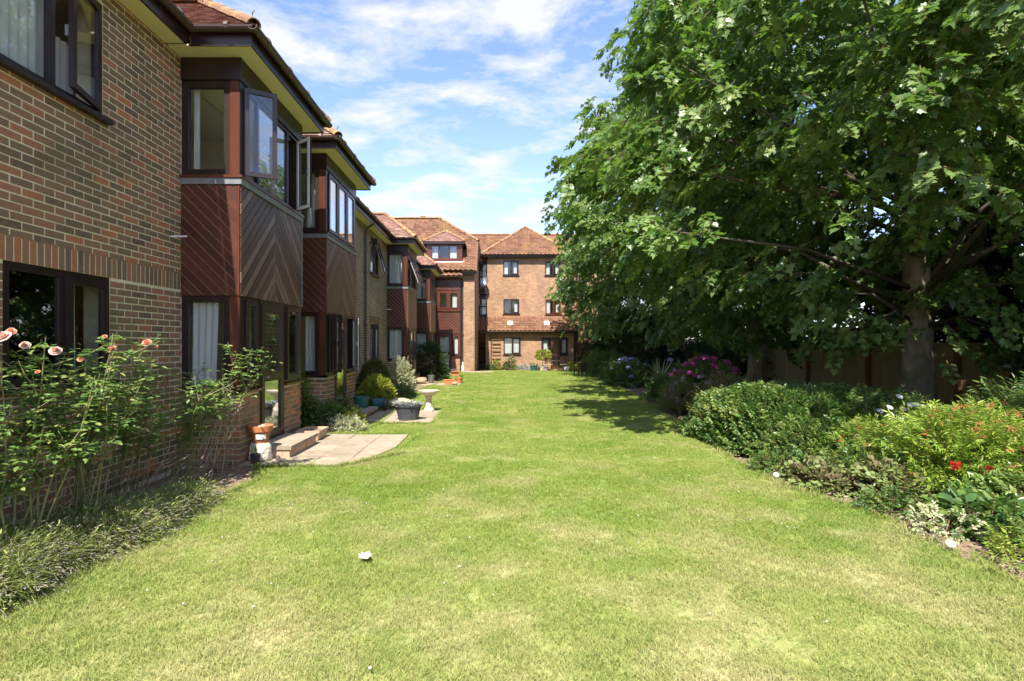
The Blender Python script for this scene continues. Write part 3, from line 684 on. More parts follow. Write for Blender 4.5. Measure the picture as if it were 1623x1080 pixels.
def tile_plane(mb, o, u, v, n, nu, nv, tw, gauge, inside, th=.014, over=1.25, wave=0, arr=None, tilt=.0):
    """courses of tiles: o origin at the eaves, u along, v up the slope, n normal"""
    o, u, v, n = map(Vector, (o, u, v, n))
    for j in range(nv):
        for i in range(-1, nu + 1):
            a = (i + (.5 if (j % 2 and not wave) else 0)) * tw; b = a + tw * .985; c = j * gauge
            if not inside((a + b) / 2, c + gauge * .5): continue
            t = random.random(); l0 = th * 1.9 + random.uniform(-.002, .004); l1 = th * .6
            c1 = c + gauge * over
            if wave:
                K = 6; vs = []
                for (cc, ll) in ((c, l0), (c1, l1)):
                    for k in range(K + 1):
                        s = k / K; h = wave * (math.sin(math.pi * min(1, s / .55)) if s < .55 else -.15 * math.sin(math.pi * (s - .55) / .45))
                        vs.append(o + u * (a + (b - a) * s) + v * cc + n * (ll + h))
                vs += [q - n * th for q in vs[:K + 1]]
                fs = [(k, k + 1, K + 2 + k, K + 1 + k) for k in range(K)] + [(2 * K + 2 + k, 2 * K + 3 + k, k + 1, k) for k in range(K)]
            else:
                vs = [o + u * x + v * y + n * z for y, zb, zt in ((c, l0 - th, l0), (c1, l1 - th * .6, l1)) for z in (zb, zt) for x in (a, b)]
                fs = [(2, 3, 7, 6), (0, 1, 3, 2), (0, 2, 6, 4), (1, 5, 7, 3)]
            if arr is None: mb._add(vs, fs, t)
            else:
                q = MB(); q._add(vs, fs, t); arr.append(q)
def ridge_line(parent, p0, p1, r=.10, step=.33, as_parts=True, m='ridge'):
    p0, p1 = Vector(p0), Vector(p1); n = max(1, round((p1 - p0).length / step)); jm = MB()
    for i in range(n):
        a = p0.lerp(p1, i / n); b = p0.lerp(p1, (i + 1.06) / n) + Vector((0, 0, random.uniform(-.006, .008)))
        mb = MB() if as_parts else jm
        half_round(mb, a, b, r * random.uniform(.97, 1.05), 6, .015, up=1, tint=random.random())
        if as_parts: mb.build('ridge_tile', M[m], parent)
    if not as_parts: jm.build('ridge_tiles', M[m], parent, kind='stuff')

def bay(Y0, Y1, k):
    near = k < 2
    FR, FF = FY(Y0), FX(XB)                            # the return facing the camera, and the front facing the lawn
    FB = lambda u, d, z: (u, Y1 + d, z)                # the far return
    W = Y1 - Y0
    # brick base
    mb = MB(); z1 = .93
    mb.box(XW, XB - .012, -.1, -.008, -.1, z1, FR); mb.box(XW, XB - .012, -.1, -.008, -.1, z1, FB)
    mb.box(Y0 + .101, Y0 + .55, -.1, -.008, -.1, z1, FF); mb.box(Y0 + 1.41, Y1 - .101, -.1, -.008, -.1, z1, FF)
    mb.box(Y0 + .02, Y0 + .1, -.09, -.008, -.1, z1, FF)
    base = mb.build('bay_base', M['mortar'], flats)
    bl = bricks(FR, XW, XB, 0, z1 - .03, [], .25) + bricks(FF, Y0 + .002, Y0 + .55, 0, z1 - .03, [], .55) + bricks(FF, Y0 + 1.41, Y1, 0, z1 - .03, [], .55)
    emit_bricks(bl, base, 28 if k == 0 else 0)
    # floors: threshold, middle, head
    mb = MB()
    for a, b in ((.02, .12), (2.2, 2.23), (3.60, 3.66), (5.0, 5.26)): mb.box(XW - .02, XB - .04, Y0 + .03, Y1 - .03, a, b)
    mb.build('bay_floor', M['wallin'], flats)
    mb = MB(); rl = [(.12, 2.2, 'a'), (3.66, 5.0, 'b')]
    room(flats, FW, Y0 + .02, Y1 - .02, .12, 2.45, depth=3.2, d=0); room(flats, FW, Y0 + .02, Y1 - .02, 2.75, 5.0, depth=3.2, d=0)
    # posts and header
    for (a, b) in ((.965, 2.2), (3.75, 4.98)):
        mb = MB(); mb.box(XB - .13, XB - .012, -.1, .0, a, b, FR); mb.build('corner_post', M['redwood'], flats)
        for q0, q1 in ((Y0 + .002, Y0 + .10), (Y1 - .1, Y1)):
            mb = MB(); mb.box(q0, q1, -.11, .0, a, b, FF); mb.build('corner_post', M['frame'], flats)
    mb = MB(); mb.box(XW, XB + .012, -.06, .018, 4.98, 5.265, FR); mb.box(Y0 - .0165, Y1 + .0165, -.06, .0195, 4.978, 5.265, FF); mb.box(XW, XB + .012, -.06, .018, 4.98, 5.265, FB)
    mb.build('header_board', M['frame'], flats)
    mb = MB()                                         # sills under the ground floor lights
    mb.box(XW, XB + .03, -.08, .045, .925, .963, FR); mb.box(Y0 - .045, Y0 + .56, -.08, .045, .925, .963, FF); mb.box(Y0 + 1.40, Y1 + .03, -.08, .045, .925, .963, FF)
    mb.build('sill', M['redwood'] if k == 0 else M['frame'], flats)
    # windows in the return
    hi = 'glass'
    frame_window(flats, FR, XW + .0, XB - .13, .965, 2.2, fw=.085, d0=-.08, d1=-.012, sill=False, gm=hi)
    frame_window(flats, FR, XW + .0, XB - .13, 3.75, 4.98, fw=.085, d0=-.08, d1=-.012, sill=False, gm=hi)
    frame_window(flats, FB, XW + .0, XB - .1, .965, 2.2, fw=.085, d0=-.08, d1=-.012, sill=False)
    frame_window(flats, FB, XW + .0, XB - .1, 3.75, 4.98, fw=.085, d0=-.08, d1=-.012, sill=False)
    # front lights
    lw = (W - .2) / 3; e = [Y0 + .1 + lw * i for i in range(4)]
    if k == 0: e[1], e[2] = Y0 + .55, Y1 - .52
    L0 = {0: [dict(open=62, hinge=-1), None, dict(open=52, hinge=1, white=1)], 1: ['sash', 'sash', 'sash'], 2: [dict(open=20, hinge=1, top=1, white=1)] * 3, 3: ['sash', 'sash', 'sash']}[k]
    frame_window(flats, FF, e[0], e[3], 3.75, 4.98, muls=(e[1], e[2]), lights=L0, sill=False, fw=.05, gm='glass_hi' if k in (1,) else 'glass')
    frame_window(flats, FF, Y0 + .1, Y0 + .52, .965, 2.2, lights=['sash' if k != 1 else dict(open=30, hinge=-1)], sill=False, fw=.05)
    frame_window(flats, FF, Y0 + 1.44, Y1 - .1, .965, 2.2, lights=['sash'] if k != 1 else [dict(open=30, hinge=1, white=1)], sill=False, fw=.05)
    # glazed door
    a, b = Y0 + .56, Y0 + 1.40; mb = MB(); fw = .05
    mb.box(a, a + fw, -.08, 0, .1, 2.2, FF); mb.box(b - fw, b, -.08, 0, .1, 2.2, FF); mb.box(a + fw, b - fw, -.08, 0, 2.15, 2.2, FF); mb.box(a, b, -.1, .03, .05, .12, FF)
    door = mb.build('door_frame', M['frame'], flats)
    a += fw; b -= fw; mb = MB(); st = .095
    mb.box(a, a + st, -.04, .012, .125, 2.145, FF); mb.box(b - st, b, -.04, .012, .125, 2.145, FF)
    for q in ((.125, .30), (1.05, 1.16), (2.03, 2.145)): mb.box(a + st, b - st, -.04, .012, q[0], q[1], FF)
    dr = mb.build('door', M['frame'], flats)
    for q in ((.30, 1.05), (1.16, 2.03)):
        g = MB(); g.box(a + st, b - st, -.018, -.01, q[0], q[1], FF); g.build('pane', M['glass_hi'], dr)
        g = MB(); 
        for zz in (q[0] + .006, q[1] - .018): g.box(a + st, b - st, -.009, .004, zz, zz + .012, FF)
        g.build('beading', M['redwood' if q[0] > 1 else 'frame'], dr)
    h = MB(); h.tube([FF(a + .05, .012, 1.1), FF(a + .05, .05, 1.1), FF(a + .15, .05, 1.1)], .009, 6); h.build('handle', M['metalgrey'], dr)
    # cladding
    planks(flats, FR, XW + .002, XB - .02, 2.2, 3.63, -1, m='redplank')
    mb = MB(); mb.box(XB - .019, XB + .0, -.03, .018, 2.2, 3.63, FR); mb.build('corner_bead', M['redwood'], flats)
    mid = (Y0 + Y1) / 2; fm = 'greyplank' if near else 'tanplank'; bk = 'groove_dark'
    sl = 1.0
    planks(flats, FF, Y0 + .004, mid - .012, 2.2, 3.63, sl, m=fm, back=bk); planks(flats, FF, mid + .012, Y1 - .01, 2.2, 3.63, -sl, m=fm, back=bk)
    mb = MB(); mb.box(mid - .012, mid + .012, -.03, .010, 2.2, 3.63, FF); mb.box(Y1 - .01, Y1 + .016, -.03, .022, 2.2, 3.63, FF); mb.build('cover_strip', M['lead'] if near else M['tanplank'], flats)
    mb = MB(); mb.box(XW, XB, -.03, .014, 2.2, 3.63, FB); mb.build('cladding_panel', M['redplank'], flats)
    # lead flashing and thin dark sill over it
    mb = MB()
    mb.box(XW - .0, XB + .018, -.04, .03, 3.632, 3.712, FR); mb.box(Y0 - .029, Y1 + .03, -.04, .032, 3.632, 3.712, FF)
    if k == 0: mb.prism([(XW - .045, 3.66), (XW - .0, 3.63), (XW + .02, 3.72), (XW - .01, 3.78)], -.005, .034, FR)
    mb.build('lead_flashing', M['lead'], flats)
    mb = MB(); mb.box(XW, XB + .03, -.04, .045, 3.714, 3.748, FR); mb.box(Y0 - .044, Y1 + .04, -.04, .045, 3.714, 3.748, FF); mb.build('window_ledge', M['redwood'] if k == 0 else M['frame'], flats)
    # eaves of the bay
    ex = XB + .29; ya, yb = Y0 - .30, Y1 + .30
    mb = MB(); mb.box(XW, ex - .02, ya + .02, yb - .02, 5.27, 5.29); mb.build('soffit', M['soffit'], flats)
    mb = MB(); mb.box(ex - .019, ex, ya, yb, 5.255, 5.44); mb.box(-3.80, ex - .02, ya, ya + .02, 5.255, 5.44); mb.box(-3.80, ex - .02, yb - .02, yb, 5.255, 5.44); mb.build('fascia', M['frame'], flats)
    mb = MB(); g = ex + .06
    half_round(mb, (g, ya - .11, 5.45), (g, yb + .11, 5.45), .058); half_round(mb, (-3.76, ya - .06, 5.45), (g, ya - .06, 5.45), .058); half_round(mb, (-3.76, yb + .06, 5.45), (g, yb + .06, 5.45), .058)
    for yy in (ya + .25, ya + .95, ya + 1.65, ya + 2.35): mb.tube([(g, yy, 5.45), (g, yy + .05, 5.45)], .064, 10)
    mb.tube([(g - .3, ya - .06, 5.45), (g - .35, ya - .06, 5.45)], .064, 10)
    mb.build('gutter', M['gutter'], flats)
    # hipped roof over the bay
    pt = math.tan(R(40)); hw = (yb - ya) / 2 + .06; yc = (ya + yb) / 2; zE = 5.455; rz = zE + hw * pt; xr = ex + .06 - hw; xb_ = -6.4; exx = ex + .06
    mb = MB(); A = (exx, yc - hw, zE); B = (exx, yc + hw, zE); P = (xr, yc, rz); Q = (xb_, yc, rz); D = (xb_, yc - hw, zE); E = (xb_, yc + hw, zE)
    mb._add([A, B, P, Q, D, E], [(0, 1, 2), (0, 2, 3, 4), (1, 5, 3, 2), (0, 4, 5, 1), (4, 3, 5)]); rf = mb.build('bay_roof', M['groove_dark'], flats)
    cs, sn = math.cos(R(40)), math.sin(R(40)); sl_len = hw / cs
    tw, gg = .165, .1
    def side(arr, mbx, sgn):
        o = (xb_, yc - sgn * hw, zE); lenu = exx - xb_
        tile_plane(mbx, o, (1, 0, 0), (0, sgn * cs, sn), (0, -sgn * sn, cs), int(lenu / tw) + 1, int(sl_len / gg), tw, gg,
                   lambda a, c: a < lenu - c * cs + .03 and a > .9, arr=arr)
    arr = []; jm = MB(); side(arr, jm, 1)
    for q in arr:
        if k == 0: q.build('tile', M['tile'], rf)
        else: jm._add(q.v, q.f, q.t[0])
    side(None, jm, -1)
    tile_plane(jm, (exx, yc - hw, zE), (0, 1, 0), (-cs, 0, sn), (sn, 0, cs), int(2 * hw / tw) + 1, int(sl_len / gg), tw, gg, lambda a, c: c * cs < min(a, 2 * hw - a) + .03)
    jm.build('tiles', M['tile'], rf, kind='stuff')
    up = Vector((0, 0, .01))
    for s in (A, B): ridge_line(rf, Vector(s) + up, Vector(P) + up, .085, .22, as_parts=k == 0)
    ridge_line(rf, Vector(P) + up, Vector(Q) + up, .09, .3, as_parts=False)
    if k < 2:
        mb = MB(); c = Vector(A) + Vector((-.02, .0, .09))
        mb.tube([c, c + Vector((.0, -.01, .10))], .006, 5); mb.tube([c + Vector((0, -.01, .05)), c + Vector((.04, -.03, .09))], .005, 5); mb.build('hip_iron', M['metalgrey'], rf)
for k, (a, b) in enumerate(BAYS): bay(a, b, k)
BN = ['nearest bay', 'second bay from the camera', 'third bay from the camera', 'farthest bay of the wing']
for k, (a, b) in enumerate(BAYS):
    FR = FY(a)
    lo = 'white curtain'
    if k == 0:
        curtain(FR, XW + .09, XW + .42, .98, 2.17, -.11, 'gathered white curtain at the wall side of the nearest bay, ground floor', gather=.12, tied=1)
        curtain(FR, XB - .25, XB - .14, .98, 2.17, -.11, 'narrow strip of white curtain beside the red corner post of the nearest bay', gather=.0)
        curtain(FX(XB), a + .62, a + 1.0, .2, 2.1, -.28, 'pale curtain hanging inside the glazed door of the nearest bay')
        curtain(FR, XW + .085, XW + .16, 3.78, 4.93, -.15, 'cream curtain edge in the upstairs window of the nearest bay')
        mb = MB(); F = FX(XB)
        bl_ = thing('venetian_blind', 'pale slatted blind inside the upper front lights of the nearest bay', 'blind', F(a + 1.4, -.2, 3.8))
        for i in range(34): mb.box(a + 1.42, a + 2.0, -.20, -.175, 3.8 + i * .033, 3.803 + i * .033, F)
        mb.build('slats', M['blind'], bl_, kind='stuff')
    elif k == 1:
        curtain(FR, XW + .30, XW + .62, .98, 2.17, -.18, 'long pleated white curtain drawn back in the ground floor of the second bay', gather=.35)
        curtain(FR, XW + .35, XB - .14, 3.78, 4.93, -.15, 'gathered net curtain in the upstairs side window of the second bay', m='lace')
    elif k == 2:
        curtain(FR, XW + .07, XB - .14, .98, 2.17, -.14, 'closed white curtain filling the ground floor side window of the third bay')
        curtain(FR, XW + .07, XB - .14, 3.78, 4.93, -.14, 'mottled net curtain upstairs in the side window of the third bay', m='lace')
    else:
        curtain(FR, XW + .07, XB - .14, .98, 2.17, -.14, 'white curtain in the lower window of the bay behind the big dark shrub')
        curtain(FR, XW + .07, XW + .3, 3.78, 4.93, -.14, 'pale curtain at one side of the upstairs window of the farthest bay')
# downpipe, brackets, overflow pipes, security light
def downpipe(F, u, z0, z1, name='downpipe', swan=True, parent=flats):
    mb = MB(); pts = [F(u, .05, z0), F(u, .05, z1)]
    if swan: pts += [F(u, .08, z1 + .08), F(u + .1, .26, z1 + .22), F(u + .1, .30, z1 + .32)]
    mb.tube(pts, .034, 8)
    for z in np.arange(z0 + .5, z1, 1.6): mb.box(u - .06, u + .06, 0, .095, z, z + .035, F)
    return mb.build(name, M['gutter'], parent)
downpipe(FW, 16.05, .05, 5.05); downpipe(FW, 25.6, .05, 5.05)
for (u, z) in ((6.55, 2.92), (19.2, 2.85)):
    mb = MB(); mb.tube([FW(u, 0, z), FW(u, .2, z)], .012, 8); mb.build('overflow_pipe', M['white'], flats)
sl = thing('security_light', 'small brown security lamp on the brick wall beside the tilted upstairs window', 'wall lamp', FW(16.7, 0, 4.8))
mb = MB(); mb.tube([FW(16.7, 0, 4.8), FW(16.7, .16, 4.84)], .014, 6); mb.build('arm', M['frame'], sl)
mb = MB(); mb.prism([(16.6, 4.78), (16.82, 4.78), (16.80, 4.92), (16.64, 4.92)], .16, .28, FW); mb.build('lamp_head', M['frame'], sl)
mb = MB(); mb.box(6.0, 6.22, -.01, .012, .06, .135, FW); 
for i in range(5): mb.box(6.02 + i * .04, 6.04 + i * .04, .012, .016, .075, .12, FW)
mb.build('air_brick', M['terracotta'], flats)

# ================================================================ WING C (red timber panels, dormer) at the end of the left wing
YC = 30.7
wing = thing('apartment_building', 'three-storey brick wing with a hipped dormer and herringbone red timber panels beyond the left wing', 'apartment building', (-2.7, 31, 0))
FC = FY(YC); FP = FY(YC - .0)
mb = MB()
mb.box(-2.03, -1.33, -.4, 0, -.1, 5.78, FC); mb.box(-4.2, -3.62, -.4, -.0, -.1, 5.6, FC)
mb.box(-1.53, -1.33, YC + .401, 37.4, -.3, 5.7); mb.box(-9.7, -1.33, 38, 38.3, -.3, 8.0)
mb.build('wall', M['brick_far'], wing)
mb = MB(); mb.prism([(YC, 5.7), (YC + 7.6, 5.7), (YC + 7.6, 6.2), (YC + 5.0, 8.0), (YC + 2.6, 8.0)], 0, .2, lambda u, d, z: (-1.33 - d, u, z)); mb.build('gable_wall', M['brick_far'], wing)
# bay panel column: wall of timber with three storeys of windows
FBc = FY(YC - .05); u0, u1 = -3.60, -2.10
for q0, q1 in ((u0 - .02, u0 + .08), (u1 - .08, u1 + .02)):
    mb = MB(); mb.box(q0, q1, -.3, .0, .0, 5.45, FBc); mb.build('corner_post', M['frame'], wing)
mid = (u0 + u1) / 2
for z0, z1 in ((2.2, 3.5), (4.75, 5.45)):
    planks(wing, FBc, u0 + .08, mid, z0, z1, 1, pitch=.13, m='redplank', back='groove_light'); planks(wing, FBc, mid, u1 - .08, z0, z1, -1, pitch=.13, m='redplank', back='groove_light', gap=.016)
frame_window(wing, FBc, u0 + .08, u1 - .08, 3.55, 4.73, muls=(mid,), lights=['sash', 'sash'], fm='redwood', fw=.12)
room(wing, FBc, u0 + .1, u1 - .1, 3.4, 4.74, m='wallin', depth=1.6, d=-.1)
room(wing, FBc, u0 + .1, u1 - .1, .0, 2.2, m='wallin', depth=1.6, d=-.1)
frame_window(wing, FBc, -2.62, u1 - .08, .9, 2.18, lights=['sash'], fm='redwood', fw=.06)
mb = MB(); mb.box(-2.66, u1 - .08, -.1, -.02, -.05, .85, FBc); mb.build('brick_panel', M['brick_far'], wing)
mb = MB(); a, b = u0 + .1, -2.66
mb.box(a, a + .14, -.06, .0, .02, 2.18, FBc); mb.box(b - .14, b, -.06, 0, .02, 2.18, FBc); mb.box(a + .14, b - .14, -.06, 0, 2.02, 2.18, FBc); mb.box(a + .14, b - .14, -.06, 0, .02, .14, FBc); mb.box(a + .14, b - .14, -.06, 0, 1.0, 1.1, FBc)
dr = mb.build('door', M['redwood'], wing); g = MB(); g.box(a + .14, b - .14, -.035, -.028, .14, 1.0, FBc); g.box(a + .14, b - .14, -.035, -.028, 1.1, 2.02, FBc); g.build('pane', M['glass'], dr)
for z0, z1, lab in ((.16, 1.0, 'white net panel in the lower half of the far red glazed door'), (1.12, 2.0, 'white net panel in the upper half of the far red glazed door')): curtain(FBc, a + .15, b - .15, z0, z1, -.09, lab)
curtain(FBc, -2.50, -2.25, .95, 2.1, -.12, 'white curtain beside the far red glazed door'); curtain(FBc, -2.62, -2.25, 3.6, 4.6, -.12, 'white curtain in the right light of the red framed middle floor window')
# white box on the window ledge
# roof
PC = math.tan(R(40)); zE = 5.86; yE = YC - .32; yR = yE + 5.0; zR = zE + 5.0 * PC; cs, sn = math.cos(R(40)), math.sin(R(40))
xr_end = -1.18; xh = -3.9; yh = yE + 2.62; zh = zE + 2.62 * PC; X0 = -13.0
mb = MB()
pts = [(X0, yE, zE), (xr_end, yE, zE), (xr_end, yh, zh), (xh, yR, zR), (X0, yR, zR), (xr_end, 2 * yR - yh, zh), (xr_end, 2 * yR - yE, zE), (X0, 2 * yR - yE, zE)]
mb._add(pts, [(0, 1, 2, 3, 4), (2, 5, 3), (4, 3, 5, 6, 7), (0, 7, 6, 5, 2, 1)]); rfC = mb.build('roof', M['tile_far'], wing)
def front_tiles(parent, x0, x1, y, z, slope_len, inside, gauge=.30, tw=.30, nrm=None, name='tiles', tone='tile_far'):
    mb = MB(); tile_plane(mb, (x0, y, z), (1, 0, 0), (0, cs, sn), (0, -sn, cs), int((x1 - x0) / tw), int(slope_len / gauge) + 1, tw, gauge, inside, th=.02, over=1.15, wave=.05)
    return mb.build(name, M[tone], parent, kind='stuff')
Ls = 5.0 / cs
def insC(a, c):
    x = X0 + a; yy = c * cs
    if c > Ls - .1 or x < -9: return False
    if yy > 2.62 and x > xr_end - (yy - 2.62) * (xr_end - xh) / (5 - 2.62): return False
    if -4.35 < x < -1.95 and .55 < yy < 1.6 + (1.35 - abs(x + 3.1)) * 1.2: return False
    return x < xr_end
front_tiles(rfC, X0, xr_end, yE, zE, Ls, insC)
mb = MB(); sv = math.hypot(zR - zh, xh - xr_end); vv = Vector((xh - xr_end, 0, zR - zh)).normalized(); nn = Vector((zR - zh, 0, xr_end - xh)).normalized(); w2 = 2 * (yR - yh)
tile_plane(mb, (xr_end, yh, zh), (0, 1, 0), vv, nn, int(w2 / .3), int(sv / .3) + 1, .3, .3, lambda a, c: min(a, w2 - a) > c / sv * w2 / 2 and c < sv, th=.02, over=1.15, wave=.05)
mb.build('tiles', M['tile_far'], rfC, kind='stuff')
up = Vector((0, 0, .02)); V = Vector
ridge_line(rfC, V((xh, yR, zR)) + up, V((X0, yR, zR)) + up, .11, .4, as_parts=False); ridge_line(rfC, V((xr_end, yh, zh)) + up, V((xh, yR, zR)) + up, .11, .4, as_parts=True)
mb = MB(); 
for xx in (-7.6, -5.2): mb.box(xx, xx + .35, yR - .1, yR + .1, zR + .05, zR + .16)
mb.build('ridge_vent', M['ridge'], rfC)
mb = MB(); mb.box(-2.06, xr_end, YC - .3, YC - .27, 5.66, 5.80); mb.build('fascia', M['frame'], wing)
mb = MB(); half_round(mb, (-2.06, yE - .02, 5.82), (xr_end, yE - .02, 5.82), .06); half_round(mb, (-4.1, YC - .42, 5.50), (-2.06, YC - .42, 5.50), .06); mb.build('gutter', M['gutter'], wing)
mb = MB(); mb._add([(-4.1, YC - .40, 5.52), (-2.02, YC - .40, 5.52), (-2.02, YC + .1, 5.52 + .5 * PC), (-4.1, YC + .1, 5.52 + .5 * PC)], [(0, 1, 2, 3)]); mb.box(-4.1, -2.03, YC - .38, YC - .05, 5.42, 5.50)
st = mb.build('roof_skirt', M['tile_far'], wing)
front_tiles(st, -4.1, -2.03, YC - .41, 5.53, .62, lambda a, c: True)
# dormer
ddy = yE + .75; FD = FY(ddy); dz0 = zE + .62; dz1 = 7.62; da, db = -4.28, -2.0
dm = MB(); dm.box(da + .1, db - .1, -2.2, -1.9, dz0 - .3, dz1, FD); dm.box(da + .08, da + .33, -1.9, -.0, dz0, dz1, FD); dm.box(db - .33, db - .08, -1.9, 0, dz0, dz1, FD); dm.box(da + .33, db - .33, -.1, 0, dz1 - .14, dz1, FD); dm.box(da + .33, db - .33, -.1, 0, dz0, dz0 + .14, FD)
dormer = dm.build('dormer', M['redwood'], wing)
frame_window(dormer, FD, da + .33, db - .33, dz0 + .14, dz1 - .14, muls=(da + .33 + 1.62 / 3, da + .33 + 3.24 / 3), fm='redwood', fw=.07, sill=False)
mb = MB(); mb.box(da + .08, db - .08, -.05, .06, dz0 - .16, dz0 - .0, FD); mb._add([(da - .05, ddy - .02, dz0 - .15), (db + .05, ddy - .02, dz0 - .15), (db + .05, ddy - .35, dz0 - .36), (da - .05, ddy - .35, dz0 - .36)], [(0, 1, 2, 3)]); mb.build('lead_apron', M['white'], dormer)
mb = MB(); mb.box(db - .08, db + .05, -1.6, 0.02, dz0 - .3, dz0 + .02, FD); mb.build('lead_soaker', M['white'], dormer)
ea, eb = da - .12, db + .12; ey = ddy - .2; ez = dz1 + .02; cxm = (ea + eb) / 2; hh = (eb - ea) / 2; az = ez + hh * math.tan(R(42)) * .78
mb = MB(); mb._add([(ea, ey, ez), (eb, ey, ez), (cxm, ey + hh, az), (cxm, ey + 3.6, az), (eb, ey + 3, ez), (ea, ey + 3, ez)], [(0, 1, 2), (1, 4, 3, 2), (0, 2, 3, 5), (0, 5, 4, 1)])
drf = mb.build('dormer_roof', M['tile'], dormer)
mb = MB(); mb.box(ea, eb, ey, ey + .05, ez - .14, ez - .01); mb.box(eb - .05, eb, ey + .051, ey + 2, ez - .14, ez - .01); mb.box(ea, ea + .05, ey + .051, ey + 2, ez - .14, ez - .01); mb.build('fascia', M['frame'], dormer)
for p in ((ea, ey, ez), (eb, ey, ez)): ridge_line(dormer, V(p) + V((0, 0, .02)), V((cxm, ey + hh, az + .02)), .08, .33, as_parts=False)
mb = MB(); n_ = V((0, -(az - ez), hh)).normalized(); v_ = V((0, hh, az - ez)); lv = v_.length; v_.normalize()
tile_plane(mb, (ea, ey, ez), (1, 0, 0), v_, n_, 15, int(lv / .12), .165, .12, lambda a, c: min(a, 2 * hh - a) > c / lv * hh and c < lv); mb.build('dormer_tiles', M['tile'], dormer, kind='stuff')
room(dormer, FD, da + .34, db - .34, dz0 + .05, dz1 - .05, depth=1.5, d=-.12)
curtain(FD, da + .42, da + .75, dz0 + .2, dz1 - .2, -.14, 'white curtain at one side of the hipped dormer window'); curtain(FD, db - .8, db - .42, dz0 + .2, dz1 - .2, -.14, 'white curtain filling the right light of the hipped dormer window')
downpipe(lambda u, d, z: (u, YC - d, z), -2.02, .05, 5.2, swan=False, parent=wing)

# ================================================================ FAR BUILDING
YF = 37.4; FFA = FY(YF); FG = FY(36.5)
far = thing('apartment_building', 'three-storey buff brick block with a hipped tiled roof across the end of the garden', 'apartment building', (2.5, 38, -.24))
wu = [(.43, 1.53, 6.50, 7.55), (3.42, 4.52, 6.48, 7.5), (.45, 1.58, 3.75, 4.80), (3.45, 4.55, 3.72, 4.78)]
mb = MB(); wall_cells(mb, FFA, -.72, 8.0, 2.3, 7.9, wu); wl = mb.build('wall', M['brick_far'], far)
wg = [(.45, 1.64, .86, 2.06), (3.08, 4.93, -.14, 2.05)]
mb = MB(); wall_cells(mb, FG, -.80, 5.35, -.4, 2.45, wg); mb.box(-.80, -.55, 36.781, 40, -.4, 2.45); mb.build('wall', M['brick_far'], far)
mb = MB(); mb.box(-.72, -.5, 37.69, 41.5, -.4, 7.9); mb.box(-9, -.72, 41.2, 41.5, -.4, 7.9); mb.box(8.0, 8.3, 37.1, 46, -.4, 7.9); mb.box(5.35, 8, 37.4, 37.69, -.4, 2.3); mb.build('wall', M['brick_far'], far)
labs = ['top floor window', 'top right window', 'middle floor window', 'middle right window']
for i, w_ in enumerate(wu):
    m_ = (w_[0] + w_[1]) / 2
    frame_window(far, FFA, *w_, muls=(m_,), fm='frame' if i < 3 else 'redwood', fw=.075, lights=[None, 'sash'])
    room(far, FFA, w_[0] - .3, w_[1] + .3, w_[2] - .5, w_[3] + .15, depth=1.6)
    txt = ['the top floor window left on the far block', 'the top floor window by the trees', 'the middle floor window left on the far block', 'the middle floor window by the trees'][i]
    if i != 2: curtain(FFA, w_[0] + .06, w_[0] + .34, w_[2] + .05, w_[3] - .1, -.14, 'white curtain at the left of ' + txt)
    curtain(FFA, w_[1] - .34, w_[1] - .06, w_[2] + .05, w_[3] - .1, -.14, 'white curtain at the right of ' + txt)
frame_window(far, FG, *wg[0], muls=((wg[0][0] + wg[0][1]) / 2,), fm='frame', fw=.075, lights=[None, 'sash'], gm='glass'); room(far, FG, .2, 1.9, 0, 2.3, depth=1.4)
curtain(FG, .53, 1.02, .92, 1.98, -.13, 'lace net in the left light of the ground floor window by the trellis', m='lace'); curtain(FG, 1.08, 1.58, .92, 1.98, -.13, 'lace net in the right light of the ground floor window by the trellis', m='lace')
# glazed garden doors with side lights
a, b, z0, z1 = wg[1]
fr = frame_window(far, FG, a, 3.75, .84, z1, fm='frame', fw=.09, lights=['sash'], sill=True); frame_window(far, FG, 4.33, b, .84, z1, fm='frame', fw=.09, lights=['sash'])
mb = MB(); mb.box(a, 3.72, -.2, -.0, z0, .79, FG); mb.box(4.36, b, -.2, 0, z0, .79, FG); mb.build('wall', M['brick_far'], far)
mb = MB()
for q in ((3.752, 3.86, z0, z1), (4.22, 4.328, z0, z1)): mb.box(q[0], q[1], -.07, .01, q[2], q[3], FG)
for q in ((z0, z0 + .2), (.78, .9), (z1 - .12, z1)): mb.box(3.86, 4.22, -.07, .01, q[0], q[1], FG)
dr = mb.build('door', M['redwood'], far); g = MB(); g.box(3.86, 4.22, -.04, -.03, z0 + .2, .78, FG); g.box(3.86, 4.22, -.04, -.03, .9, z1 - .12, FG); g.build('pane', M['glass'], dr)
room(far, FG, 2.9, 5.1, z0, 2.3, depth=1.5)
curtain(FG, 3.2, 3.55, .92, 1.95, -.12, 'pale curtain left of the far garden door'); curtain(FG, 4.55, 4.82, .92, 1.95, -.12, 'white curtain right of the far garden door')
mb = MB(); mb.box(4.62, 4.74, -.035, -.028, .98, 1.12, FG); 
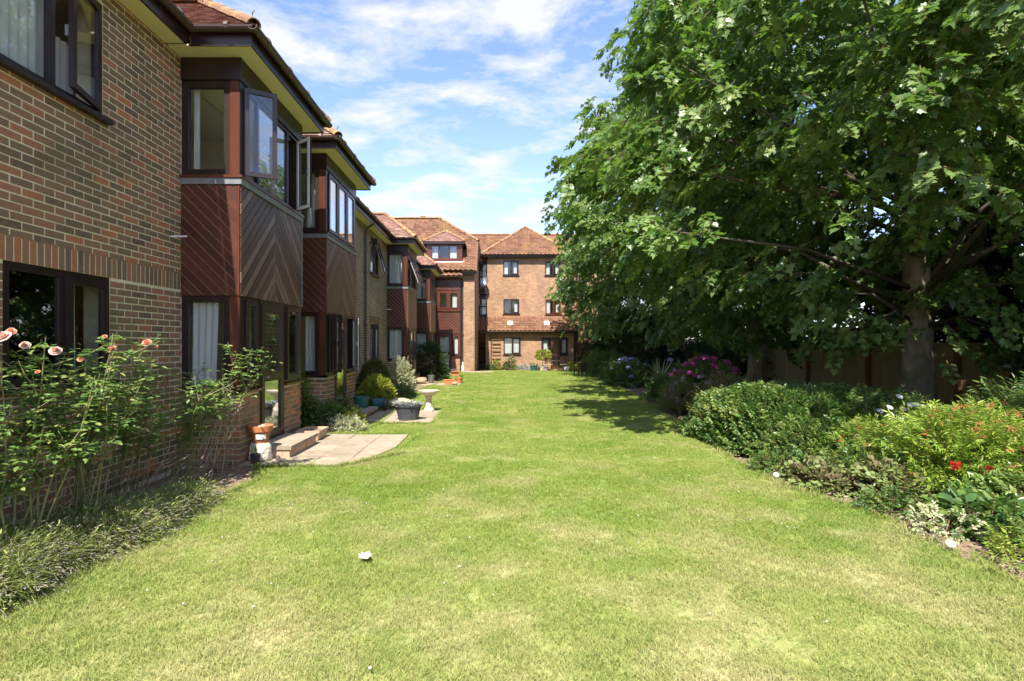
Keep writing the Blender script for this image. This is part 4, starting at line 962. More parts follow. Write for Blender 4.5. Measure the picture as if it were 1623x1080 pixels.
# hipped front roof
ex0, ex1 = -1.18, 5.5; zE2 = 7.93; yE2 = YF - .32; hw = (ex1 - ex0) / 2; cxm = (ex0 + ex1) / 2; zap = zE2 + hw * .80; pit = math.atan(.80); cs, sn = math.cos(pit), math.sin(pit)
mb = MB(); mb._add([(ex0, yE2, zE2), (ex1, yE2, zE2), (cxm, yE2 + hw, zap), (cxm, yE2 + 10, zap), (ex0, yE2 + 10, zE2), (ex1, yE2 + 10, zE2)], [(0, 1, 2), (0, 2, 3, 4), (1, 5, 3, 2), (0, 4, 5, 1), (3, 5, 4)])
rfF = mb.build('roof', M['tile_far'], far); SL = hw / cs
mb = MB(); tile_plane(mb, (ex0, yE2, zE2), (1, 0, 0), (0, cs, sn), (0, -sn, cs), int(2 * hw / .3) + 1, int(SL / .28), .3, .28, lambda a, c: min(a, 2 * hw - a) > c * cs and c < SL, th=.02, over=1.15, wave=.05)
tile_plane(mb, (ex0, yE2 + 10, zE2), (0, -1, 0), (cs, 0, sn), (-sn, 0, cs), 33, int(SL / .28), .3, .28, lambda a, c: 10 - a > c * cs and c < SL, th=.02, over=1.15, wave=.05)
mb.build('tiles', M['tile_far'], rfF, kind='stuff')
for p in ((ex0, yE2, zE2), (ex1, yE2, zE2)): ridge_line(rfF, V(p) + up, V((cxm, yE2 + hw, zap)) + up, .11, .4, as_parts=False)
ridge_line(rfF, V((cxm, yE2 + hw, zap)) + up, V((cxm, yE2 + 10, zap)) + up, .11, .4, as_parts=False)
# main range behind, ridge running across
zr = 11.0; yr = 45.2; yb0 = yr - (zr - zE2) / .80
mb = MB(); mb._add([(-9, yb0, zE2), (16, yb0, zE2), (16, yr, zr), (-9, yr, zr), (-9, 2 * yr - yb0, zE2), (16, 2 * yr - yb0, zE2)], [(0, 1, 2, 3), (3, 2, 5, 4), (0, 4, 5, 1), (0, 3, 4), (1, 5, 2)]); rb = mb.build('roof', M['tile_far'], far)
mb = MB(); SL2 = math.hypot(zr - zE2, yr - yb0)
tile_plane(mb, (-6, yb0, zE2), (1, 0, 0), (0, cs, sn), (0, -sn, cs), 40, int(SL2 / .28), .3, .28, lambda a, c: a < 9, th=.02, over=1.15, wave=.05); mb.build('tiles', M['tile_far'], rb, kind='stuff')
ridge_line(rb, (-6, yr, zr + .02), (8, yr, zr + .02), .12, .4, as_parts=False)
mb = MB(); mb.box(ex0 + .1, ex1, yE2, yE2 + .03, 7.76, 7.92); mb.box(ex0 + .1, ex1, yE2 + .031, YF - .002, 7.88, 7.90); mb.build('fascia', M['frame'], far)
mb = MB(); half_round(mb, (ex0, yE2 - .06, 7.9), (ex1, yE2 - .06, 7.9), .06); mb.build('gutter', M['gutter'], far)
# lean-to roof over the ground floor
pz0, pz1 = 2.50, 3.53; py0, py1 = 36.15, 37.4; pl = math.hypot(pz1 - pz0, py1 - py0); cs2, sn2 = (py1 - py0) / pl, (pz1 - pz0) / pl
mb = MB(); vs = [(-1.55, py0, pz0), (5.5, py0, pz0), (5.5, py1, pz1), (-1.55, py1, pz1)]; vs += [(x, y, z - .1) for x, y, z in vs]; mb._add(vs, [(0, 1, 2, 3), (7, 6, 5, 4), (0, 4, 5, 1), (1, 5, 6, 2), (2, 6, 7, 3), (3, 7, 4, 0)])
pr = mb.build('lean_to_roof', M['tile_far'], far)
mb = MB(); tile_plane(mb, (-1.45, py0, pz0), (1, 0, 0), (0, cs2, sn2), (0, -sn2, cs2), 23, int(pl / .27) + 1, .3, .27, lambda a, c: c < pl - .1, th=.02, over=1.15, wave=.05); mb.build('tiles', M['tile_far'], pr, kind='stuff')
mb = MB(); mb.box(-1.5, 5.5, py0 + .02, py0 + .05, 2.34, 2.47); mb.build('fascia', M['frame'], far)
mb = MB(); half_round(mb, (-1.5, py0 - .05, 2.46), (5.5, py0 - .05, 2.46), .055); mb.build('gutter', M['gutter'], far)
for xx in (.72, 3.3):
    mb = MB(); yy = py0 + .45; zz = pz0 + .45 * sn2 / cs2
    mb.prism([(yy, zz + .03), (yy + .3, zz + .28), (yy + .3, zz + .34), (yy, zz + .12)], 0, .36, lambda u, d, z: (xx + d, u, z)); mb.build('roof_vent', M['white'], far)
downpipe(FG, -.42, -.2, 2.4, swan=False, parent=far)
# link between the two blocks: dark recess with windows above the passage
mb = MB(); mb.box(-1.33, -.72, 38.9, 39.1, 2.3, 7.9); mb.box(-1.33, -.8, 40, 40.2, -.4, 2.4); mb.build('link_wall', M['brick_far'], far)
FL = FY(38.4)
for z0, z1 in ((3.72, 4.95), (5.6, 7.45)):
    mb = MB(); mb.box(-1.33, -.74, -.5, -.0, z0 - .35, z0, FL); mb.box(-1.33, -.74, -.5, 0, z1, z1 + .2, FL); mb.build('link_panel', M['frame'], far)
    frame_window(far, FL, -1.32, -.76, z0, z1, muls=(), fm='frame', fw=.06, sill=False); mb = MB(); mb.box(-1.26, -.82, -.02, .02, (z0 + z1) / 2 - .04, (z0 + z1) / 2 + .04, FL); mb.build('transom', M['frame'], far)
    curtain(FL, -1.25, -.82, z0 + .06, z1 - .5, -.1, 'pale blind in the %s narrow stair window above the passage' % ('lower' if z0 < 5 else 'upper'))
gate = thing('passage_gate', 'dark slatted gate inside the passage between the two far blocks', 'gate', (-1.05, 38.2, -.24))
for i in range(6):
    mb = MB(); mb.box(-1.3 + i * .085, -1.25 + i * .085, 38.2, 38.24, -.22, 1.7); mb.build('slat', M['darkwood'], gate)
mb = MB(); mb.box(-1.33, -.8, 38.241, 38.28, .2, .3); mb.box(-1.33, -.8, 38.241, 38.28, 1.2, 1.3); mb.build('rail', M['darkwood'], gate)
# satellite dish
dish = thing('satellite_dish', 'grey satellite dish fixed to the corner of the far brick block', 'satellite dish', (-.72, 37.2, 5.6))
mb = MB(); prof = [(.0, 0), (.12, .012), (.24, .045), (.32, .085)]; seg = 20; vs = []
dn = V((-.15, -.9, .35)).normalized(); s1 = dn.cross(V((0, 0, 1))).normalized(); s2 = s1.cross(dn); cc = V((-.88, 36.95, 5.98))
for rr, hh_ in prof:
    for kk in range(seg):
        an = 2 * math.pi * kk / seg; vs.append(cc + s1 * rr * .85 * math.cos(an) + s2 * rr * 1.15 * math.sin(an) + dn * hh_)
fs = [(i * seg + kk, i * seg + (kk + 1) % seg, (i + 1) * seg + (kk + 1) % seg, (i + 1) * seg + kk) for i in range(3) for kk in range(seg)]
mb._add(vs, fs); mb.build('reflector', M['metalgrey'], dish, smooth=True)
mb = MB(); mb.tube([cc - s2 * .3, cc + dn * .45 - s2 * .15], .012, 6); mb.tube([cc + dn * .40 - s2 * .17, cc + dn * .47 - s2 * .14], .03, 8); mb.build('receiver_arm', M['metalgrey'], dish)
mb = MB(); mb.tube([(-.72, 37.35, 5.5), (-.85, 37.0, 5.55), cc], .02, 6); mb.build('bracket', M['metalgrey'], dish)
# ================================================================ FENCE
random.seed(3)
XFc = 10.1
fence = thing('fence', 'weathered close-boarded wooden fence behind the trees on the right', 'fence', (XFc, 17, 0))
FF_ = lambda u, d, z: (XFc - d, u, z)
bm_cache = []
for k in range(4):
    mb = MB(); mb.box(-.055, .055, 0, .018 + k * .002, 0, 1.45, lambda u, d, z: (-d, u, z), tint=random.random()); bm_cache.append(mb.mesh('board', M['fence']))
y = 11.0
jm = MB()
while y < 34:
    if y < 25:
        o = bpy.data.objects.new('board', random.choice(bm_cache)); C.objects.link(o); o.parent = fence; o.matrix_parent_inverse = Matrix.Translation(-fence.location)
        o.location = (XFc + random.uniform(-.006, .006), y, .10)
    else: jm.box(y - .055, y + .055, 0, .02, .1, 1.55, FF_, random.random())
    y += .108
jm.box(4, 11, 0, .02, .1, 1.55, FF_); jm.build('boards', M['fence'], fence, kind='stuff')
for z0, z1, d0, d1 in ((.0, .12, -.02, .03), (.28, .37, .021, .07), (1.28, 1.37, .021, .07), (1.56, 1.60, -.03, .06)):
    mb = MB(); mb.box(4, 34, d0, d1, z0, z1, FF_); mb.build('rail', M['fence'], fence)
for y in np.arange(5.9, 34, 2.75):
    mb = MB(); mb.box(y - .05, y + .05, .022, .12, 0, 1.66, FF_); mb.build('post', M['post'], fence)

# ================================================================ TREES
def tree(cx, cy, H, rad, base_r, label, nb=150, ns=30, z0=2.1, lean=(0, 0), seed=1, squash=1.0, cz=None, near_leaves=0, key='maple_sprig', avoid=None, extra=()):
    random.seed(seed); g = np.random.default_rng(seed)
    t = thing('maple_tree', label, 'tree', (cx, cy, 0), 'maple trees along the right border')
    # trunk with limbs
    mb = MB(); top = V((cx + lean[0], cy + lean[1], H * .9)); b0 = V((cx, cy, -.1)); pts = []; rr = []
    for i in range(13):
        s = i / 12; p = b0.lerp(top, s) + V((noise.noise(V((s * 3, seed, 0))), noise.noise(V((s * 3, seed, 5))), 0)) * .35 * s
        pts.append(p); rr.append(base_r * ((1.35 if i == 0 else 1.08 if i == 1 else 1) * (1 - .82 * s)) + .02)
    mb.tube(pts, rr, 14); tr = mb.build('trunk', M['bark'], t, smooth=True)
    cz = cz or (z0 + H) / 2 + .3; vz = (H - z0) / 2 + .4
    P = []; Rt = []; S = []; limbs = 0
    for b in range(nb):
        u = g.normal(size=3); u /= np.linalg.norm(u)
        rf = .60 + .40 * g.random() ** .6 if b % 5 else g.random() ** .5 * .65
        ln = 1 + .16 * noise.noise(V((u[0] * 2.2, u[1] * 2.2, u[2] * 2.2 + seed)))
        c = np.array([cx + lean[0] * .6 + u[0] * rad * rf * ln, cy + lean[1] * .6 + u[1] * rad * rf * ln * squash, cz + u[2] * vz * rf * ln])
        if c[2] < z0: c[2] = z0 + g.random() * .5
        if avoid and avoid(c): continue
        br = .55 + .5 * g.random(); out = np.array([c[0] - cx, c[1] - cy]); yaw0 = math.atan2(out[1], out[0])
        if b % 4 == 0 and limbs < 15:
            limbs += 1; s = min(.95, max(.22, (c[2] - 1.2) / H * .8)); a = b0.lerp(top, s); m_ = a.lerp(V(c), .5) + V((0, 0, .35))
            q = MB(); r0 = base_r * (1 - .8 * s) * .30; q.tube([a, m_, V(c)], [r0, r0 * .5, .012], 7); q.build('limb', M['limb'], tr, smooth=True)
        n = int(ns * (.7 + .6 * g.random()))
        tt = np.clip(g.normal(size=(n, 3)), -1.9, 1.9) * np.array([.5, .5, .20]) * br
        rr_ = np.hypot(tt[:, 0], tt[:, 1]); tt[:, 2] -= rr_ * .28
        P.append(c + tt); yaw = yaw0 + g.normal(size=n) * .9 + 0 * rr_
        yaw = np.where(g.random(n) < .45, np.arctan2(tt[:, 1], tt[:, 0]), yaw)
        Rt.append(np.stack([g.normal(size=n) * .3, .15 + g.random(n) * .75, yaw], 1)); S.append(.8 + .5 * g.random(n))
    for (c, br, n) in extra:
        tt = g.normal(size=(n, 3)) * np.array([.5, .5, .25]) * br; P.append(np.array(c) + tt); yaw = math.atan2(c[1] - cy, c[0] - cx) + g.normal(size=n) * .7
        Rt.append(np.stack([g.normal(size=n) * .3, .15 + g.random(n) * .7, yaw], 1)); S.append(.85 + .45 * g.random(n))
        a = b0.lerp(top, min(.8, max(.2, c[2] / H * .9))); q = MB(); q.tube([a, a.lerp(V(c), .5) + V((0, 0, .25)), V(c)], [.05, .03, .01], 6); q.build('limb', M['limb'], tr, smooth=True)
    P = np.concatenate(P); Rt = np.concatenate(Rt); S = np.concatenate(S)
    crown = scatter('crown', key, P, Rt, S, t, kind='stuff')
    if near_leaves:                                    # the leaves that show largest, each a piece of the crown
        d = np.linalg.norm(P - np.array([0, 0, 1.57]), axis=1); infov = (np.abs(P[:, 0] / P[:, 1] - .03) < .97) & (P[:, 1] > 2) & ((P[:, 2] - 1.57) / P[:, 1] < .62)
        order = [i for i in np.argsort(d) if infov[i]][:near_leaves]
        var = []
        for k in range(8):
            q = MB(); add_leaf(q, (0, 0, 0), (1, 0, -.3), (0, .1 * k - .4, 1), .13 + .008 * k, 'maple', k / 8, curl=.1 + .04 * k); var.append(q.mesh('leaf', M['maple']))
        for i in order:
            o = bpy.data.objects.new('leaf', random.choice(var)); C.objects.link(o); o.parent = crown; o.matrix_parent_inverse = Matrix.Translation(-V(crown.parent.location)) if False else Matrix.Identity(4)
            o.location = V(P[i]) + rv(.12); o.rotation_euler = (random.uniform(-.4, .4), random.uniform(0, .8), Rt[i][2] + random.uniform(-.6, .6))
    return t
def keep(xmin, zlo=0):
    return lambda c: c[0] < xmin
tree(8.6, 2.6, 8.2, 4.4, .26, 'maple tree whose big-leafed boughs come in at the upper right, nearest the viewpoint', nb=105, ns=26, z0=2.8, seed=5, near_leaves=90,
     avoid=lambda c: c[0] < 4.6 or c[0] < 5.6 and c[1] < 3 or math.dist((c[0], c[1]), (0, 0)) < 5.6)
tree(8.0, 10.0, 10.8, 5.4, .27, 'large maple tree with the thick bare trunk behind the white daisies', nb=250, ns=30, z0=2.5, seed=11, near_leaves=180, avoid=lambda c: (c[2] > 7.2 and c[0] < 2.7) or (c[1] < 9.8 and .68 < c[0] / c[1] < .88 and c[2] < 1.57 + .23 * c[1]),
     extra=[((6.4, 9.0, 1.95), .5, 34), ((8.4, 7.6, 1.9), .8, 50), ((5.6, 9.0, 2.5), .8, 55), ((6.3, 9.3, 1.75), .5, 30), ((8.6, 8.6, 1.7), .9, 60), ((9.3, 8.2, 1.3), .9, 60), ((4.6, 9.3, 2.9), .8, 50), ((8.6, 7.9, 2.6), .8, 50), ((2.5, 8.5, 4.5), .8, 70), ((2.3, 9.5, 5.0), .8, 70), ((2.65, 8.0, 3.3), .6, 45), ((2.25, 10.6, 5.1), .8, 70), ((3.2, 8.9, 5.2), .9, 70), ((9.6, 12.0, 3.6), 1.2, 100), ((10.6, 11.0, 4.6), 1.2, 100), ((8.6, 12.6, 3.3), 1.1, 90), ((11.0, 9.6, 3.6), 1.2, 90), ((10.4, 12.8, 2.9), 1.1, 90), ((7.2, 12.2, 3.6), 1.1, 80), ((9.8, 10.4, 5.4), 1.2, 90)])
tree(8.2, 16.6, 12.8, 5.3, .21, 'maple tree with twin upright trunks behind the pink hydrangea', nb=250, ns=30, z0=2.3, seed=23, avoid=lambda c: c[2] > 10.5 and c[0] < 4.4,
     extra=[((5.6, 13.4, 2.3), .9, 50), ((5.0, 14.2, 2.6), 1.0, 60), ((6.6, 13.0, 2.1), .8, 45), ((7.4, 13.2, 1.9), .8, 45), ((2.4, 14.0, 5.0), .8, 60), ((2.7, 15.5, 5.5), .9, 60), ((3.2, 13.6, 4.4), .9, 60)])
tr2 = [o for o in bpy.data.objects if o.get('category') == 'tree'][-1]
mb = MB(); mb.tube([(8.55, 16.9, -.1), (8.6, 16.95, 1.5), (8.9, 17.3, 4.5), (9.1, 17.8, 8)], [.19, .15, .12, .05], 12); mb.build('trunk', M['bark'], tr2, smooth=True)
tree(8.5, 24.0, 11.6, 5.4, .24, 'maple tree with a leaning trunk behind the spiky cordyline', nb=230, ns=30, z0=2.0, lean=(-.8, -.5), seed=31, avoid=lambda c: c[0] < 3.3 + max(0, 8 - c[2]) * .18)
tree(8.3, 31.5, 8.6, 5.3, .22, 'farthest maple tree of the border, its crown reaching over the dark garden chair', nb=190, ns=30, z0=1.8, seed=47, avoid=lambda c: c[0] < 3.5 + max(0, 7.5 - c[2]) * .24)
# second stem beside the second trunk
# evergreen masses under and behind the trees
def blob_bush(name, label, cat, loc, rx_, ry_, h, key, n, zmin=.12, seed=1, stems=5, stemm='twig', shell=.55, kind='stuff', group=None, tilt=(.0, -.9), smin=.8, smax=1.25, lump=.25, flat=1.0):
    random.seed(seed); g = np.random.default_rng(seed); t = thing(name, label, cat, loc, group); cx, cy, cz = loc
    u = g.normal(size=(n, 3)); u /= np.linalg.norm(u, axis=1)[:, None]; u[:, 2] = np.abs(u[:, 2])
    flip = g.random(n) < .3; u[flip, 2] *= .25
    r = shell + (1 - shell) * g.random(n) ** .6
    ln = np.array([1 + lump * noise.noise(V((a[0] * 2.6, a[1] * 2.6, a[2] * 2.6 + seed))) for a in u])
    P = np.stack([cx + u[:, 0] * rx_ * r * ln, cy + u[:, 1] * ry_ * r * ln, cz + zmin + u[:, 2] * (h - zmin) * r * ln * flat], 1)
    yaw = np.arctan2(u[:, 1] / ry_, u[:, 0] / rx_) + g.normal(size=n) * .7
    pitch = -np.arcsin(np.clip(u[:, 2], -1, 1)) * .75 + g.normal(size=n) * .35 + tilt[0]
    scatter('foliage', key, P, np.stack([g.normal(size=n) * .5, pitch, yaw], 1), smin + (smax - smin) * g.random(n), t, kind=kind)
    for i in range(stems):
        a = 2 * math.pi * i / max(1, stems) + random.random(); q = MB(); rs = .5
        q.tube([(cx, cy, cz - .02), (cx + math.cos(a) * rx_ * rs * .5, cy + math.sin(a) * ry_ * rs * .5, cz + h * .4), (cx + math.cos(a) * rx_ * rs, cy + math.sin(a) * ry_ * rs, cz + h * .8)], [.02 * h + .004, .012 * h + .003, .004], 5)
        q.build('stem', M[stemm], t)
    return t
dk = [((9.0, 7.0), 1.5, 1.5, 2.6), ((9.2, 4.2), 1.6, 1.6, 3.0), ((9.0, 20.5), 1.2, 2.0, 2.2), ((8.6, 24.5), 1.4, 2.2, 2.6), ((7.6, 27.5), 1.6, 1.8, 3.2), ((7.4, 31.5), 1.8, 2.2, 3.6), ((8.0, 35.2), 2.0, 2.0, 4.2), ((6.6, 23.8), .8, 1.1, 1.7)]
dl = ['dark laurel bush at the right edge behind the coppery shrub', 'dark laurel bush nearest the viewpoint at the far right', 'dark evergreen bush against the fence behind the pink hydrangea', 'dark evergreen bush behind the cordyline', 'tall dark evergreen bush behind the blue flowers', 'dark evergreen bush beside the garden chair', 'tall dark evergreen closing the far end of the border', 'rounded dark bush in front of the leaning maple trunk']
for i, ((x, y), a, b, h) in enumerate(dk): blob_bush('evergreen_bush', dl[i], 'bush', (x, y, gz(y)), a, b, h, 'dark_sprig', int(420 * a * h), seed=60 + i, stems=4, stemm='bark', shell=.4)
# greenery beyond the fence
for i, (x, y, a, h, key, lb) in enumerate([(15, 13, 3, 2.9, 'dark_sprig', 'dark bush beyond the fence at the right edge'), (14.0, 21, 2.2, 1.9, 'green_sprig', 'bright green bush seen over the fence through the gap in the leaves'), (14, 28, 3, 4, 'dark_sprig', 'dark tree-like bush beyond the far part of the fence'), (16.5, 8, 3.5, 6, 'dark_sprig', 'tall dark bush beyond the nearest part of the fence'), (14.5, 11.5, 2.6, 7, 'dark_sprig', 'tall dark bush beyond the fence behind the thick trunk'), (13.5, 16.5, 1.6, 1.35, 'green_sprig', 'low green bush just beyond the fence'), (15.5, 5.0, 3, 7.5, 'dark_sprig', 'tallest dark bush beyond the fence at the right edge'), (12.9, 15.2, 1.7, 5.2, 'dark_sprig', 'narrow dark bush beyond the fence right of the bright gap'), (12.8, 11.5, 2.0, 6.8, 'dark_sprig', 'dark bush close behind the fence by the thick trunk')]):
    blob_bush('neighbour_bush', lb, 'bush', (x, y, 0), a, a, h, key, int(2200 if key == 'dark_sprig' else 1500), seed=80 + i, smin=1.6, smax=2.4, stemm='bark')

# ================================================================ RIGHT BORDER PLANTS
def flowers(t, name, key, pts, smin=.8, smax=1.3):
    meshes = list(PROTO[key][2].objects)
    for p in pts:
        o = bpy.data.objects.new(name, random.choice(meshes).data); C.objects.link(o); o.parent = t; o.matrix_parent_inverse = Matrix.Translation(-V(t.location))
        o.location = p; s = random.uniform(smin, smax); o.scale = (s, s, s); o.rotation_euler = (random.uniform(-.4, .4), random.uniform(-.4, .4), random.uniform(0, 6))
# large green shrub
sh = blob_bush('evergreen_shrub', 'broad glossy green shrub spilling onto the lawn in front of the bare trunks', 'shrub', (4.75, 8.5, 0), 1.5, 1.7, .86, 'glossy_sprig', 9000, zmin=.05, seed=101, shell=.8, lump=.22, smin=.8, smax=1.35)
blob_bush('evergreen_shrub', 'darker glossy shrub behind the broad one, reaching to the fence', 'shrub', (6.5, 9.8, 0), 1.4, 1.8, .66, 'glossy_sprig', 5200, zmin=.05, seed=102, shell=.7)
blob_bush('yellowing_shrub', 'lower shrub with yellowing leaves and red tips in front of the broad glossy shrub', 'shrub', (4.35, 6.9, 0), .85, .9, .50, 'green_sprig', 2300, zmin=.03, seed=103, shell=.65, smin=.8, smax=1.2)
hy = blob_bush('hydrangea', 'hydrangea covered in deep pink flower heads under the second maple', 'hydrangea', (5.0, 12.6, 0), .95, .9, 1.12, 'green_sprig', 1500, seed=105, smin=1.2, smax=1.8)
random.seed(8)
def headpts(c, rx_, ry_, h, n, front=True):
    out = []
    while len(out) < n:
        a = random.uniform(0, 2 * math.pi); e = random.uniform(.05, 1.45); 
        x, y = math.cos(a) * math.cos(e), math.sin(a) * math.cos(e)
        if front and y > .35: continue
        out.append((c[0] + x * rx_, c[1] + y * ry_, c[2] + .12 + math.sin(e) * (h - .08)))
    return out
flowers(hy, 'flower_head', 'pink_head', headpts((5.05, 12.6, 0), .98, .95, 1.2, 62), .9, 1.5)
flowers(hy, 'faded_flower_head', 'palepink_head', headpts((4.6, 12.1, 0), .7, .6, .8, 26), .8, 1.3)
blob_bush('feathery_shrub', 'feathery lime-green shrub between the hydrangea and the glossy shrub', 'shrub', (4.75, 10.9, 0), .62, .6, .95, 'ferny_sprig', 1100, seed=107, stemm='drytwig', stems=9)
blob_bush('feathery_shrub', 'smaller lime-green feathery shrub at the lawn edge left of the hydrangea heads', 'shrub', (4.15, 11.9, 0), .42, .42, .70, 'ferny_sprig', 620, seed=108, stemm='drytwig', stems=9)
# cordyline
co = thing('cordyline', 'spiky cordyline with long pale sword leaves beside the leaning trunk', 'cordyline', (5.05, 16.2, 0)); random.seed(14)
for i in range(56):
    a = random.uniform(0, 6.28); e = random.uniform(.1, 1.45); l = random.uniform(.7, 1.0); p0 = V((5.05, 16.2, .45)); d = V((math.cos(a) * math.cos(e), math.sin(a) * math.cos(e), math.sin(e))); s_ = d.cross(V((0, 0, 1))).normalized() * .028
    mb = MB(); vs = []
    for k in range(5):
        t_ = k / 4; p = p0 + d * l * t_ - V((0, 0, .28 * t_ ** 2 * math.cos(e))); w = (1 - t_) ** .6 if k else .8
        vs += [p - s_ * w, p + s_ * w]
    mb._add(vs, [(2 * k, 2 * k + 1, 2 * k + 3, 2 * k + 2) for k in range(4)], random.random()); mb.build('leaf', M['cordy'], co)
mb = MB(); mb.tube([(5.05, 16.2, 0), (5.05, 16.2, .5)], [.06, .045], 8); mb.build('stem', M['bark'], co)
blob_bush('leafy_shrub', 'rounded dark green shrub at the foot of the cordyline', 'shrub', (4.75, 14.6, 0), .55, .55, .62, 'green_sprig', 700, seed=110, smin=1.1, smax=1.6)
ag = blob_bush('agapanthus', 'agapanthus with pale blue flower heads left of the cordyline', 'agapanthus', (5.0, 20.0, 0), .8, .9, .75, 'lance_sprig', 900, seed=111, smin=1.3, smax=2)
random.seed(9); pts = headpts((5.0, 19.8, 0), .8, .8, 1.0, 13)
for p in pts:
    q = MB(); q.tube([(p[0] * .7 + 5.0 * .3, p[1] * .7 + 20 * .3, .1), p], .006, 4); q.build('stem', M['greenleaf'], ag)
flowers(ag, 'flower_head', 'blue_head', pts, 1.2, 1.8)
ag2 = blob_bush('agapanthus', 'second agapanthus with pale blue heads right behind the cordyline', 'agapanthus', (6.1, 18.0, 0), .5, .5, .7, 'lance_sprig', 400, seed=112, smin=1.3, smax=2)
flowers(ag2, 'flower_head', 'blue_head', headpts((6.0, 17.9, 0), .5, .5, 1.0, 7), 1.1, 1.6)
for i, (x, y, a, h, lb) in enumerate([(5.3, 22.6, .8, .9, 'low green bush before the dark evergreens, left of the agapanthus'), (5.4, 25.6, .9, 1.2, 'green bush at the lawn edge nearest the garden chair'), (5.6, 29.0, .9, 1.1, 'green bush at the far end of the border behind the chair')]):
    blob_bush('leafy_shrub', lb, 'shrub', (x, y, gz(y)), a, a, h, 'green_sprig', 1000, seed=114 + i, smin=1.3, smax=2.1)
# right foreground: callistemon-like shrub with red brushes, heuchera, fuchsia, big leaves
cs_ = blob_bush('bottlebrush_shrub', 'yellow-green shrub with coppery shoots and two red brush flowers at the right edge', 'shrub', (5.05, 5.6, 0), .85, .75, .80, 'lime_sprig', 2400, zmin=.1, seed=121, shell=.45, smin=.9, smax=1.4)
g_ = np.random.default_rng(5); P_ = np.array([(4.95 + math.cos(a) * .9 * math.cos(e), 5.5 + math.sin(a) * .75 * math.cos(e), .12 + math.sin(e) * .85) for a, e in zip(g_.uniform(3.4, 6.0, 42), g_.uniform(.1, 1.3, 42))])
scatter('new_shoots', 'copper_sprig', P_, np.stack([g_.normal(size=42) * .5, g_.normal(size=42) * .5 - .3, g_.uniform(3.5, 6, 42)], 1), np.full(42, 1.0), cs_, kind='stuff')
random.seed(4)
for (x, y, z) in ((4.33, 4.95, .42), (4.62, 4.90, .39)):
    q = MB()
    for k in range(90):
        a = random.uniform(0, 6.28); t_ = random.uniform(-.03, .035); d = V((math.cos(a), math.sin(a), random.uniform(-.3, .5))).normalized(); p = V((x, y, z + t_))
        q.tube([p, p + d * .042], [.0022, .0016], 3, random.random())
    q.build('brush_flower', M['red'], cs_)
blob_bush('leafy_shrub', 'taller dark leafy shrub at the right edge with narrow upright shoots', 'shrub', (6.5, 6.3, 0), .95, .9, .92, 'lance_sprig', 1700, seed=123, smin=1.2, smax=1.7)
fu = blob_bush('fuchsia', 'low fuchsia with small red flowers left of the bottlebrush shrub', 'fuchsia', (4.6, 6.3, 0), .6, .5, .62, 'lime_sprig', 600, seed=124, smin=.7, smax=1.1, stemm='drytwig', stems=9)
flowers(fu, 'flower', 'red_head', headpts((4.5, 6.1, 0), .6, .5, .6, 10), .6, .9)
blob_bush('heuchera', 'bronze and pink mottled leafy clump at the lawn edge below the fuchsia', 'plant', (4.02, 5.4, 0), .28, .26, .26, 'bronze_sprig', 240, seed=126, zmin=.02, smin=.8, smax=1.2, stems=3)
blob_bush('small_leafy_plant', 'pale green small-leaved plant between the yellowing shrub and the bronze clump', 'plant', (4.1, 6.0, 0), .42, .34, .34, 'green_sprig', 420, seed=151, zmin=.02, smin=.6, smax=1.0, stemm='drytwig', stems=8)
for i, (x, y, a, h, key, n_, lb) in enumerate([(3.68, 4.95, .2, .16, 'green_sprig', 150, 'low green plant at the lawn edge below the bronze clump'), (3.72, 4.35, .22, .15, 'varieg_sprig', 60, 'pale mottled low plant on the soil strip above the larger bindweed flower'), (3.46, 6.5, .26, .2, 'green_sprig', 190, 'small green plant at the lawn edge under the broad glossy shrub'), (3.85, 3.75, .2, .13, 'lime_sprig', 70, 'yellow-green low plant beside the larger bindweed flower'), (3.62, 5.65, .16, .14, 'bronze_sprig', 60, 'tiny bronze-leaved plant on the soil before the small-leaved plant')]):
    blob_bush('ground_cover_plant', lb, 'plant', (x, y, 0), a, a * .9, h, key, n_, seed=180 + i, zmin=.01, stems=3, smin=.6, smax=1.0)
blob_bush('broad_leaf_plant', 'broad-leaved green plant spilling over the lawn edge at the lower right', 'plant', (4.25, 4.5, 0), .48, .34, .22, 'big_leaf', 260, seed=128, zmin=.02, stems=3, smin=.35, smax=.75)
blob_bush('ground_cover_plant', 'low green tangle with dry stems in the lower right corner', 'plant', (4.35, 3.95, 0), .5, .33, .26, 'green_sprig', 520, seed=129, zmin=.02, stemm='drytwig', stems=9)
blob_bush('ground_cover_plant', 'low green leaves under the bottlebrush shrub in the corner', 'plant', (4.9, 4.6, 0), .55, .5, .38, 'green_sprig', 700, seed=130, zmin=.02, stemm='drytwig', stems=7, smin=1.0, smax=1.5)
blob_bush('ground_cover_plant', 'small pink-tinged ground cover where the glossy shrub meets the lawn', 'plant', (3.6, 5.9, 0), .28, .3, .18, 'bronze_sprig', 160, seed=131, zmin=.01, stems=3, smin=.6)
